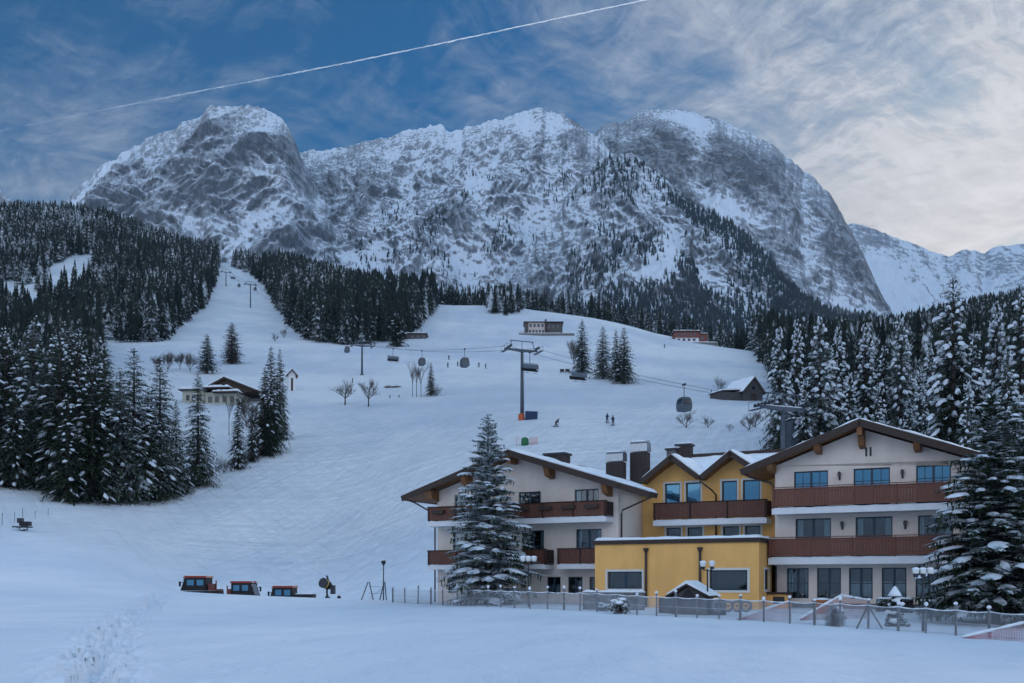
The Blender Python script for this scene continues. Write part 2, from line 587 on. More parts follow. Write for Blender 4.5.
M_SNOW = snow_ground_mat()
M_SNOWCAP = simple('snow_cap', (0.80, 0.83, 0.87), 0.75, var=0.05, scale=3, bump=0.25, bscale=9, spec=0.15)
M_TREESNOW = simple('tree_snow', (0.62, 0.67, 0.73), 0.8, var=0.12, scale=2, spec=0.1)
M_WHITE = simple('white_render', (0.76, 0.655, 0.585), 0.85, var=0.07, scale=0.9, bump=0.15, bscale=60, spec=0.2, stretch=(1.1, 1.1, 0.6))
M_WHITE2 = simple('white_paint', (0.72, 0.72, 0.74), 0.7, var=0.05, scale=2, spec=0.3)
M_YELLOW = simple('yellow_render', (0.82, 0.45, 0.15), 0.85, var=0.08, scale=0.8, bump=0.15, bscale=60, spec=0.2, stretch=(1.1, 1.1, 0.6))
M_WOODD = simple('dark_wood', (0.045, 0.028, 0.022), 0.7, var=0.3, scale=3, bump=0.3, bscale=20, stretch=(1, 1, 6))
M_WOODB = simple('brown_wood', (0.22, 0.095, 0.035), 0.65, var=0.3, scale=3, bump=0.3, bscale=20, stretch=(0.6, 1, 5))
M_BALC = simple('balcony_wood', (0.125, 0.046, 0.03), 0.6, var=0.35, scale=5, bump=0.2, bscale=20, stretch=(6, 1, 0.6))
M_BALC2 = simple('balcony_red_wood', (0.155, 0.055, 0.034), 0.55, var=0.28, scale=5, bump=0.2, bscale=20, stretch=(6, 1, 0.6))
M_BALCJ = simple('balcony_gap', (0.03, 0.014, 0.012), 0.8)
M_FRAME = simple('window_frame_blue', (0.018, 0.045, 0.075), 0.45, var=0.15)
M_FRAMEW = simple('window_surround', (0.66, 0.64, 0.60), 0.75, var=0.05)
M_PANE = glass_mat('pane_glass', through=0.55, ior=1.75)
M_PANEB = glass_mat('sky_tinted_glass', (0.02, 0.07, 0.12), 0.06, 3.2, (0.35, 0.75, 1.0))  # coated pane; blue of the reflected sky is put into its tint
M_CURT = simple('curtain', (0.72, 0.72, 0.72), 0.9, var=0.15, scale=4, stretch=(8, 8, 0.5))
M_ROOM = simple('room_shade', (0.035, 0.03, 0.03), 0.9)  # near-black sheet colour standing in for the shade of unlit interiors
M_METAL = simple('zinc_metal', (0.42, 0.45, 0.48), 0.35, 0.9, var=0.12)
M_METALD = simple('dark_metal', (0.045, 0.048, 0.055), 0.5, 0.5, var=0.2)
M_STEEL = simple('galvanised_steel', (0.085, 0.10, 0.125), 0.55, 0.3, var=0.2, scale=2)
M_PIPE = simple('downpipe', (0.06, 0.045, 0.04), 0.5, 0.3)
M_BARK = simple('bark', (0.055, 0.042, 0.035), 0.9, var=0.35, scale=4, bump=0.5, bscale=14, stretch=(1, 1, 0.3))
M_TWIG = simple('twig', (0.085, 0.07, 0.065), 0.9, var=0.3, scale=2)
M_TWIGL = simple('frosted_twig', (0.27, 0.27, 0.29), 0.9, var=0.3, scale=2)
M_LAMPG = simple('lamp_globe', (0.75, 0.74, 0.70), 0.3, var=0.03)
M_POST = simple('grey_post', (0.16, 0.16, 0.17), 0.8, var=0.25, scale=8)
M_NET = simple('frosted_wire', (0.42, 0.45, 0.49), 0.8, var=0.2, scale=3)
M_REDNET = simple('red_net', (0.42, 0.22, 0.24), 0.8, var=0.2, scale=3)
M_RED = simple('red_paint', (0.30, 0.035, 0.025), 0.4, var=0.12)
M_ORANGE = simple('orange_plastic', (0.50, 0.10, 0.03), 0.55, var=0.12)
M_BLUE = simple('blue_tarp', (0.012, 0.03, 0.085), 0.6, var=0.2)
M_GREEN = simple('green_tarp', (0.02, 0.13, 0.05), 0.6, var=0.25)
M_BLACK = simple('black_rubber', (0.015, 0.015, 0.017), 0.7, var=0.2)
M_DGLASS = simple('dark_glass', (0.02, 0.025, 0.03), 0.08, var=0.05, spec=0.8)
M_YEL = simple('yellow_paint', (0.55, 0.36, 0.05), 0.5, var=0.15)
M_TERRA = simple('terracotta', (0.36, 0.12, 0.045), 0.8, var=0.15)
M_HEDGE = needle_mat('hedge_leaf', (0.03, 0.022, 0.02), (0.045, 0.04, 0.03), 0.25, 3.0, False)
M_GREYWOOD = simple('weathered_wood', (0.085, 0.075, 0.075), 0.85, var=0.3, scale=2.5, bump=0.3, bscale=15, stretch=(5, 5, 0.5))
M_CREAM = simple('cream_render', (0.46, 0.46, 0.38), 0.85, var=0.08, scale=1)
M_PINK = simple('pale_render', (0.50, 0.42, 0.40), 0.85, var=0.08, scale=1)
M_REDWOOD = simple('red_brown_wood', (0.20, 0.065, 0.05), 0.75, var=0.25, scale=2, stretch=(4, 4, 0.5))
M_BLUEG = simple('blue_grey_panel', (0.085, 0.105, 0.13), 0.6, var=0.12, scale=1)
M_STONE = simple('field_stone', (0.16, 0.155, 0.155), 0.9, var=0.4, scale=2.5, bump=0.6, bscale=6)
M_SKIN = simple('skin', (0.45, 0.26, 0.19), 0.6, var=0.05)
JACK = [simple('jacket_dark', (0.02, 0.024, 0.032), 0.8), simple('jacket_navy', (0.015, 0.03, 0.08), 0.8), simple('jacket_brown', (0.05, 0.03, 0.025), 0.8)]
M_NEEDLE = needle_mat('spruce_needles', (0.022, 0.030, 0.020), (0.034, 0.046, 0.026), 0.13, 1.6, True)
M_NEEDLEG = needle_mat('green_needles', (0.026, 0.042, 0.022), (0.045, 0.066, 0.030), 0.29, 2.6, True)
M_NEEDLEF = needle_mat('forest_needles', (0.016, 0.024, 0.022), (0.028, 0.036, 0.028), 0.36, 0.55, False)
M_NEEDLED = needle_mat('dark_forest_needles', (0.014, 0.021, 0.020), (0.024, 0.031, 0.025), 0.32, 0.7, True)
M_NEEDLEM = needle_mat('mountain_needles', (0.020, 0.026, 0.028), (0.034, 0.040, 0.040), 0.16, 0.05, False)

# ------------------------------------------------------------------ terrain
TCOL = {
 -300: [(8,790),(17,682),(30,625),(45,596),(60,575),(80,550),(100,525),(120,502),(140,483),(160,462),(200,430),(260,395),(330,368),(420,335),(520,300),(620,268),(720,247),(820,230),(900,221),(1000,220),(1200,235),(1500,265)],
 0: [(8,790),(17,682),(30,631),(45,608),(60,593),(80,571),(100,547),(120,523),(140,500),(160,478),(200,445),(260,412),(330,385),(420,352),(520,320),(620,285),(720,258),(820,236),(900,224),(1000,221),(1200,234),(1500,265)],
 100: [(8,790),(17,682),(30,634),(45,614),(60,601),(80,584),(100,562),(120,538),(140,512),(155,498),(180,470),(210,440),(250,405),(300,375),(360,355),(430,341),(480,325),(560,300),(650,274),(750,250),(850,231),(920,223),(1000,222),(1200,236),(1500,266)],
 180: [(8,790),(17,682),(30,637),(45,618),(60,606),(74,595),(80,591),(86,596),(93,604),(102,600),(112,580),(125,560),(140,530),(155,505),(165,490),(185,468),(210,440),(240,415),(262,403),(300,385),(340,368),(400,350),(470,335),(540,318),(620,300),(700,288),(800,275),(900,262),(950,258),(1050,262),(1300,290),(1500,310)],
 265: [(8,790),(17,682),(30,638),(45,619),(60,607),(74,598),(80,595),(86,600),(93,607),(103,602),(115,582),(130,558),(150,518),(165,492),(185,462),(200,447),(230,425),(262,405),(300,388),(350,368),(420,350),(500,333),(580,320),(640,312),(720,295),(820,278),(950,266),(1050,268),(1300,300),(1500,320)],
 340: [(8,790),(17,682),(30,639),(45,620),(60,608),(74,601),(79,598),(85,602),(93,609),(103,606),(115,588),(130,565),(150,528),(170,490),(200,446),(240,418),(270,403),(320,383),(380,365),(440,350),(490,342),(560,325),(640,312),(720,300),(800,292),(900,290),(1000,292),(1300,330),(1500,350)],
 430: [(8,790),(17,682),(30,639),(45,620),(60,607),(72,601),(85,597),(100,580),(115,560),(130,530),(150,490),(170,458),(200,434),(240,410),(270,401),(320,381),(400,358),(460,345),(520,330),(600,315),(660,304),(700,303),(760,310),(900,330),(1300,380),(1500,395)],
 520: [(8,790),(17,682),(30,639),(45,619),(61,604),(75,598),(88,590),(100,572),(115,545),(130,512),(150,470),(175,438),(200,418),(240,402),(300,385),(380,368),(460,350),(520,336),(580,322),(640,310),(680,305),(720,308),(800,320),(1000,350),(1300,390),(1500,400)],
 620: [(8,790),(17,682),(30,640),(45,620),(54,610),(65,604),(78,600),(90,592),(105,565),(120,530),(140,485),(165,445),(200,421),(250,402),(320,384),(400,363),(480,345),(550,330),(610,320),(640,319),(700,328),(900,360),(1300,400),(1500,410)],
 700: [(8,790),(17,682),(30,641),(45,621),(50,616),(60,606),(75,602),(90,590),(105,558),(120,520),(140,474),(165,440),(200,420),(260,400),(330,382),(420,362),(500,348),(560,342),(600,346),(700,362),(900,385),(1300,410),(1500,418)],
 780: [(8,790),(17,682),(30,643),(44,623),(58,607),(75,602),(85,592),(100,558),(115,505),(130,462),(150,440),(180,425),(220,410),(260,402),(320,388),(400,370),(480,358),(540,354),(600,362),(700,375),(1000,395),(1500,420)],
 870: [(8,790),(17,682),(30,645),(40,629),(56,608),(70,604),(80,592),(95,560),(110,510),(125,470),(150,445),(200,420),(260,405),(330,392),(420,378),(520,365),(620,355),(720,352),(900,370),(1300,400),(1500,415)],
 960: [(8,790),(17,682),(30,648),(37,636),(45,625),(55,612),(70,600),(85,575),(100,530),(115,490),(130,468),(160,440),(200,420),(280,400),(380,378),(500,355),(650,335),(800,325),(1000,340),(1300,390),(1500,410)],
 1060: [(8,790),(17,683),(30,651),(36,640),(45,626),(55,612),(70,595),(85,565),(100,520),(115,485),(130,462),(160,435),(200,415),(280,390),(380,365),(500,340),(650,318),(800,308),(1000,330),(1300,390),(1500,410)],
 1400: [(8,790),(17,683),(30,652),(36,640),(45,624),(55,608),(70,590),(85,560),(100,515),(115,480),(130,455),(160,425),(200,400),(280,370),(380,345),(500,322),(650,305),(800,300),(1000,330),(1300,390),(1500,410)],
}
T_LY = np.linspace(math.log(2.0), math.log(1550.0), 520)
T_PX = np.arange(-700, 1726, 10.0)


def _build_field():
    cols = sorted(TCOL)
    Yn = np.exp(T_LY)
    arr = []
    for c in cols:
        pts = TCOL[c]
        ly = np.log([p[0] for p in pts]); py = np.array([p[1] for p in pts], float)
        z = EYE + (HZ - py) / F * np.exp(ly)
        # interpolate py above 17 m, height below it
        pyi = np.interp(T_LY, ly, py)
        zz = EYE + (HZ - pyi) / F * Yn
        zz = np.where(Yn < 8, z[0], zz)
        arr.append(zz)
    arr = np.array(arr)                       # (cols, Y)
    out = np.empty((len(T_PX), len(T_LY)))
    # smooth (monotone-ish) interpolation over columns: linear then blur
    for j in range(len(T_LY)):
        out[:, j] = np.interp(T_PX, cols, arr[:, j])
    k = np.exp(-0.5 * (np.arange(-8, 9) / 3.2) ** 2); k /= k.sum()
    pad = np.pad(out, ((8, 8), (0, 0)), 'edge')
    out = sum(k[i] * pad[i:i + out.shape[0], :] for i in range(17))
    k = np.exp(-0.5 * (np.arange(-6, 7) / 2.2) ** 2); k /= k.sum()
    pad = np.pad(out, ((0, 0), (6, 6)), 'edge')
    out = sum(k[i] * pad[:, i:i + out.shape[1]] for i in range(13))
    return out


T_Z = _build_field()


def field(x, y):
    """smooth terrain height at plan position (arrays allowed)"""
    x = np.asarray(x, float); y = np.asarray(y, float)
    yy = np.clip(y, 2.0, 1549)
    px = np.clip(x / yy * F + 512, T_PX[0], T_PX[-1] - 0.01)
    a = (px - T_PX[0]) / 10.0; i = np.clip(a.astype(int), 0, len(T_PX) - 2); fa = a - i
    b = (np.log(yy) - T_LY[0]) / (T_LY[1] - T_LY[0]); j = np.clip(b.astype(int), 0, len(T_LY) - 2); fb = np.clip(b - j, 0, 1)
    def cub(p0, p1, p2, p3, t):
        return p1 + 0.5 * t * (p2 - p0 + t * (2 * p0 - 5 * p1 + 4 * p2 - p3 + t * (3 * (p1 - p2) + p3 - p0)))
    i0 = np.clip(i - 1, 0, None); i2 = i + 1; i3 = np.clip(i + 2, None, len(T_PX) - 1)
    j0 = np.clip(j - 1, 0, None); j2 = j + 1; j3 = np.clip(j + 2, None, len(T_LY) - 1)
    z = cub(*[cub(T_Z[q, j0], T_Z[q, j], T_Z[q, j2], T_Z[q, j3], fb) for q in (i0, i, i2, i3)], fa)
    # gentle swell of the snow cover
    amp = sstep(6, 20, y) * (0.05 + 0.45 * sstep(60, 250, y))
    flat = 1 - 0.85 * sstep(14, 4, np.abs(y - 62))
    z = z + amp * flat * fbm((x + 0.4 * y) / 31.0, (y - 0.4 * x) / 47.0, 0.3, 3)
    return z


def P(px, Y, z=None):
    """point at picture column px and distance Y, on the ground unless z is given"""
    x = (px - 512) / F * Y
    if z is None: z = float(field(x, Y))
    return Vector((x, Y, z))


_YS = np.exp(np.linspace(math.log(12.0), math.log(1100.0), 1600))


def G(px, py, ymin=12.0):
    """first ground point met by the ray through (px, py), beyond ymin"""
    Y = _YS[_YS >= ymin]
    x = (px - 512) / F * Y
    z = field(x, Y)
    row = HZ - (z - EYE) / Y * F
    idx = np.nonzero(row <= py)[0]
    i = idx[0] if len(idx) else len(Y) - 1
    return P(px, float(Y[i]))


def PZ(px, py, Y):
    """point at distance Y seen at (px, py)"""
    return Vector(((px - 512) / F * Y, Y, EYE + (HZ - py) / F * Y))


def make_terrain():
    pxs = np.concatenate([np.arange(-700, -40, 14.0), np.arange(-40, 1064, 1.7), np.arange(1064, 1726, 14.0)])
    ys = np.concatenate([np.linspace(2.2, 16, 14), 1.7 * F / np.linspace(102, 22, 150), np.exp(np.linspace(math.log(78.0), math.log(1540.0), 330))])
    ys = np.unique(np.round(ys, 4))
    PX, Y = np.meshgrid(pxs, ys)
    X = (PX - 512) / F * Y
    Z = field(X, Y)
    # trodden path in the near field: dents along a widening track, plus a few lone prints
    rr = np.random.RandomState(3)
    near = (Y < 75)
    dent = np.zeros_like(Z)
    track = [(14.5, 84), (17, 96), (20, 99), (28, 108), (38, 124), (50, 140), (70, 158), (76, 162)]
    ty = np.array([a[0] for a in track]); tp = np.array([a[1] for a in track])
    prints = []
    for k in range(1300):
        y = math.exp(rr.uniform(math.log(14.5), math.log(74)))
        cx = (np.interp(y, ty, tp) - 512) / F * y
        prints.append((cx + rr.normal(0, 0.40), y, rr.uniform(0.17, 0.28), rr.uniform(0.08, 0.17)))
    for k in range(60):
        y = rr.uniform(15, 40); prints.append(((rr.uniform(20, 330) - 512) / F * y, y, 0.14, 0.06))
    yi = np.searchsorted(ys, 76)
    Xn, Yn = X[:yi], Y[:yi]
    dn = np.zeros_like(Xn)
    for (cx, cy, r, dp) in prints:
        j0, j1 = np.searchsorted(ys[:yi], [cy - 4 * r, cy + 4 * r])
        if j1 <= j0: continue
        pc = cx / cy * F + 512; w = 4 * r / cy * F + 8
        i0, i1 = np.searchsorted(pxs, [pc - w, pc + w])
        if i1 <= i0: continue
        xx = Xn[j0:j1, i0:i1] - cx; yy = (Yn[j0:j1, i0:i1] - cy) / 1.5
        d = np.sqrt(xx * xx + yy * yy) / r
        dn[j0:j1, i0:i1] += -dp * np.exp(-d ** 4) + dp * 0.28 * np.exp(-((d - 1.45) / 0.4) ** 2)
    Z[:yi] += np.clip(dn, -0.26, 0.12)
    # fine wind crust close by
    Z += 0.012 * sstep(90, 30, Y) * fbm(X / 0.9, Y / 1.6, 2.2, 3)
    V = np.stack([X, Y, Z], -1).reshape(-1, 3)
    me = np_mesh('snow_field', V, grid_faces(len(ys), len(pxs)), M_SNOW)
    o = link_mesh('snow_field', me)
    tag(o, 'wide snow covered field rising into the groomed ski slope', None, None, 'structure')
    return o


make_terrain()


def back_field():
    xs = np.linspace(-900, 900, 60); ys = np.concatenate([np.linspace(-1600, -40, 30), np.linspace(-36, 2.3, 14)])
    Xg, Yg = np.meshgrid(xs, ys)
    z0 = float(field(0.0, 2.3)); e = np.clip((2.3 - Yg) / 40, 0, 1)
    zf = field(Xg, np.full_like(Xg, 2.3)) * 0 + z0
    Zg = zf - 0.004 - 0.6 * e + sstep(120, 1600, -Yg) * 260 + 1.2 * e * fbm(Xg / 60, Yg / 60, 1.0, 3)
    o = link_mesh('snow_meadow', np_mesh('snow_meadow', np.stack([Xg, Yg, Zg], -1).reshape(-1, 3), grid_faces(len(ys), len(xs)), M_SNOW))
    tag(o, 'snow meadow on the near side of the valley', None, None, 'structure')


back_field()

# ------------------------------------------------------------------ mountains


CURV = 0.55


def make_mountain(name, label, crest, Yf, pyf, Yc, prof, mat, seed, nt=300, step=1.0, amp=90, scale=420, snow_spots=(), jag=2.2, rows_back=40, warp=75, tilt=0.0):
    """heightfield face: columns over the crest line, rows from the foot up to the crest and down behind"""
    cp = np.array([c[0] for c in crest], float); cy = np.array([c[1] for c in crest], float)
    pxs = np.arange(cp[0], cp[-1] + 0.01, step)
    pc = np.interp(pxs, cp, cy)
    k = np.exp(-0.5 * (np.arange(-4, 5) / 1.2) ** 2); k /= k.sum()
    pc = sum(k[i] * np.pad(pc, 4, 'edge')[i:i + len(pxs)] for i in range(9))
    Ycol = Yc(pxs) if callable(Yc) else np.full(len(pxs), float(Yc))
    t = np.concatenate([np.linspace(0, 1, nt), 1 + np.linspace(0.02, 1.0, rows_back)])
    T, PX = np.meshgrid(t, pxs, indexing='ij')
    YC = np.broadcast_to(Ycol, PX.shape); PC = np.broadcast_to(pc, PX.shape)
    zf = EYE + (HZ - pyf) / F * Yf
    ZC = EYE + (HZ - PC) / F * YC
    # silhouette: small notches in the crest
    ZC = ZC + jag * YC / F * (fbm(PX / 9.0, seed * 3.1, 0.5, 5, 0.66) + 0.5 * (ridged(PX / 6.0, seed, 1.5, 3) - 0.5))
    tt = np.clip(T, 0, 1)
    g = np.interp(tt, [p[0] for p in prof], [p[1] for p in prof])
    Y = Yf + (YC - Yf) * tt
    Z = zf + (ZC - zf) * g
    back = np.clip(T - 1, 0, None)
    Y = Y + back * 900
    Z = Z - back * (ZC - zf) * 0.9
    X = (PX - 512) / F * Y
    # relief: buttresses and gullies down the fall line, finer ribs on them, broken ledges across
    foot = sstep(0, 0.10, tt)
    fade = foot * (1 - 0.90 * sstep(0.80, 1.0, tt)); fz = foot * (1 - 0.96 * sstep(0.80, 1.0, tt))
    wx = X + warp * fbm(X / 600, Z / 500, seed * 1.7, 4) + tilt * Z
    wz = Z + warp * 0.7 * fbm(X / 500 + 9, Z / 500, seed * 2.3, 4)
    g1 = ridged(wx / scale, wz / (scale * 3.2), seed * 0.77, 4, 0.5) - 0.5
    g2 = ridged(wx / (scale * 0.29) + 3, wz / (scale * 1.15), seed * 0.91 + 3, 4, 0.55) - 0.5
    g3 = ridged((wx + 0.4 * wz) / (scale * 0.13), (wz - 0.2 * wx) / (scale * 0.20), seed * 1.13 + 5, 5, 0.62) - 0.5
    lw = Z + 0.22 * X * (1 if seed < 3 else -0.6) + 60 * fbm(X / 260, Z / 260, seed + 1.1, 4)
    ph = lw / (scale * 0.17); saw = (ph - np.floor(ph)); saw = np.where(saw < 0.72, saw / 0.72, (1 - saw) / 0.28)
    ledge = (saw - 0.5) * np.clip(0.5 + 1.4 * fbm(X / 180, Z / 110, seed + 4.4, 3), 0, 1)
    disp = amp * (1.20 * g1 + 0.42 * g2 + 0.12 * g3 + 0.15 * ledge)
    Y = Y - disp * 0.95 * fade
    Z = Z + disp * 0.22 * fz
    X = X + 0.20 * amp * fz * fbm(Z / (scale * 0.4), Y / scale, seed + 8.8, 4)
    V = np.stack([X, Y, Z], -1).reshape(-1, 3)
    me = np_mesh(name, V, grid_faces(len(t), len(pxs)), mat)
    # snow bias laid down where the face holds or sheds snow
    rowpx = X / Y * F + 512; rowpy = HZ - (Z - EYE) / Y * F
    sb = -CURV * (0.9 * g1 + 0.65 * g2 + 0.35 * g3) + 0.10 * fbm(X / 160, Z / 420, seed + 6.1, 4)
    for (sx, sy, rx, ry, ang, v) in snow_spots:
        ca, sa = math.cos(math.radians(ang)), math.sin(math.radians(ang))
        dx = rowpx - sx; dy = rowpy - sy
        a = (dx * ca + dy * sa) / rx; b = (-dx * sa + dy * ca) / ry
        sb += v * np.exp(-(a * a + b * b))
    at = me.attributes.new('snow', 'FLOAT', 'POINT')
    at.data.foreach_set('value', sb.astype(np.float32).ravel())
    o = link_mesh(name, me)
    tag(o, label, None, None, 'structure')
    return dict(X=X, Y=Y, Z=Z, px=rowpx, py=rowpy, t=T, nt=nt, sb=sb)


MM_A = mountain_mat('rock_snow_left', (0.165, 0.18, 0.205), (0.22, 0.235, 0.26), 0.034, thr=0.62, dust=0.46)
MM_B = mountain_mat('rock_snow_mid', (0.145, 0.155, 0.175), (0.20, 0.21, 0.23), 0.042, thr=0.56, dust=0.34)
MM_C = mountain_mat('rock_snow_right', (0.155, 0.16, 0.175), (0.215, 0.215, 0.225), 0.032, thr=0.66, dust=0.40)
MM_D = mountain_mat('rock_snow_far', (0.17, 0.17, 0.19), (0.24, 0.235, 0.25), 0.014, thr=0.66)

make_mountain('far_mountain', 'low snowy far ridge with a smooth white bowl behind the forest at right',
    [(760,300),(800,262),(830,240),(843,226),(855,223),(877,230),(901,240),(917,244.5),(936,253),(950,256),(957,252),(964,250),(976,250),(984,254),(989,250),(994,247),(1010,245),(1024,244),(1060,240),(1120,252),(1250,262)],
    2900, 430, 5200, [(0,0),(0.35,0.22),(0.7,0.6),(1,1)], MM_D, 4.2, nt=220, amp=90, scale=560, jag=1.0,
    snow_spots=[(890,275,34,26,20,0.55),(930,300,60,20,0,0.25),(880,248,30,7,20,-0.2),(1010,262,30,10,0,-0.2)])
make_mountain('small_mountain', 'tiny grey rock peak just showing behind the dark left hill',
    [(-260,170),(-120,160),(-60,170),(-20,183),(0,192),(5,195),(10,200),(20,214),(40,240)],
    2900, 430, 5000, [(0,0),(1,1)], MM_D, 7.7, nt=60, amp=60, scale=400)
make_mountain('mountain', 'broad rounded rock summit with a steep dark right edge, tallest at right',
    [(520,220),(560,160),(590,137),(600,128),(612,122.5),(622,123.5),(630,118),(645,112),(665,109.5),(690,111),(710,116),(735,127),(755,136),(770,142.5),(785,155),(800,167),(815,178),(830,195),(840,211),(850,228),(858,244),(865,259),(872,275),(884,300),(900,330)],
    2300, 430, 3900, [(0,0),(0.25,0.10),(0.45,0.34),(0.8,0.80),(1,1)], MM_C, 2.1, nt=520, amp=105, scale=430,
    snow_spots=[(690,122,40,9,12,0.5),(700,148,8,26,8,0.45),(740,215,30,16,15,0.55),(715,200,22,10,30,0.35),(660,135,24,22,0,-0.25),(750,165,46,26,25,-0.35),(840,250,16,40,-25,-0.4),(800,280,30,20,0,0.12),(850,300,26,16,20,0.3),(780,240,20,30,0,0.1)])
Mmid = make_mountain('mountain', 'long serrated snowy ridge between the two rocky summits',
    [(240,215),(270,178),(290,154),(310,151.5),(330,150),(350,146),(375,140),(390,136),(405,131),(420,128),(428,126),(434,123.5),(441,126),(450,131.5),(458,130),(465,128),(480,124),(500,118),(520,113),(538,109.5),(552,111),(561,114),(566,119),(571,121.5),(575,120.5),(580,126),(590,133),(597,137),(610,150),(640,185),(700,260),(760,330)],
    1650, 430, 3300, [(0,0),(0.22,0.09),(0.5,0.38),(0.72,0.66),(1,1)], MM_B, 3.4, nt=520, amp=90, scale=300,
    snow_spots=[(570,200,60,12,-25,0.3),(480,195,18,30,10,0.3),(400,190,46,20,0,-0.28),(340,215,40,24,0,-0.22),(420,150,26,12,0,-0.2),(540,150,60,16,10,-0.12),(500,270,90,26,0,0.14),(360,262,60,14,0,0.25),(560,262,46,14,-20,0.15),(500,125,80,7,0,0.15)])
Mleft = make_mountain('mountain', 'craggy flat topped rock summit rising at left above the forest hill',
    [(20,250),(45,222),(55,213),(68,200),(80,185.5),(100,168),(120,153),(128,149),(140,143),(156,136),(175,130),(183,123),(190,120.5),(200,118),(207,108),(213,104),(222,105.5),(235,106.5),(247,105.5),(257,109),(264,110),(275,114),(281,117),(287,124),(293,136),(298,149),(304,164),(316,190),(335,215),(370,250),(420,290)],
    1700, 420, 2900, [(0,0),(0.2,0.10),(0.42,0.30),(0.75,0.74),(1,1)], MM_A, 1.3, nt=520, amp=105, scale=330, tilt=-0.25,
    snow_spots=[(180,212,26,10,25,0.5),(215,225,14,10,0,0.35),(250,225,8,30,25,0.4),(200,200,60,26,0,-0.22),(130,165,40,16,-30,0.1),(265,180,22,34,0,0.12),(170,185,40,10,-15,0.15),(275,135,18,20,0,-0.25),(225,120,14,14,0,-0.05)])
MSP_CREST = [(470,330),(500,296),(530,250),(560,205),(585,172),(605,158),(628,153),(636,156),(644,161),(654,169),(664,177.5),(675,189),(686,200),(697,206),(709,212),(725,221),(741,230),(752,239),(763,249),(775,264),(786,280),(800,293),(812,301),(838,310),(870,318),(930,330),(1000,345)]
Mspur = make_mountain('mountain', 'dark wooded spur falling to the right in front of the right summit',
    MSP_CREST, 1560, 430, lambda p: np.interp(p, [470, 560, 640, 780, 1000], [1900, 2450, 2550, 2250, 1900]),
    [(0,0),(0.25,0.14),(0.6,0.5),(1,1)], MM_B, 5.6, nt=420, amp=70, scale=210,
    snow_spots=[(665,255,16,24,20,0.7),(650,275,14,14,0,0.5),(700,275,6,14,0,0.4),(600,215,30,30,0,0.05),(760,285,40,14,0,-0.2)])

# ------------------------------------------------------------------ conifers


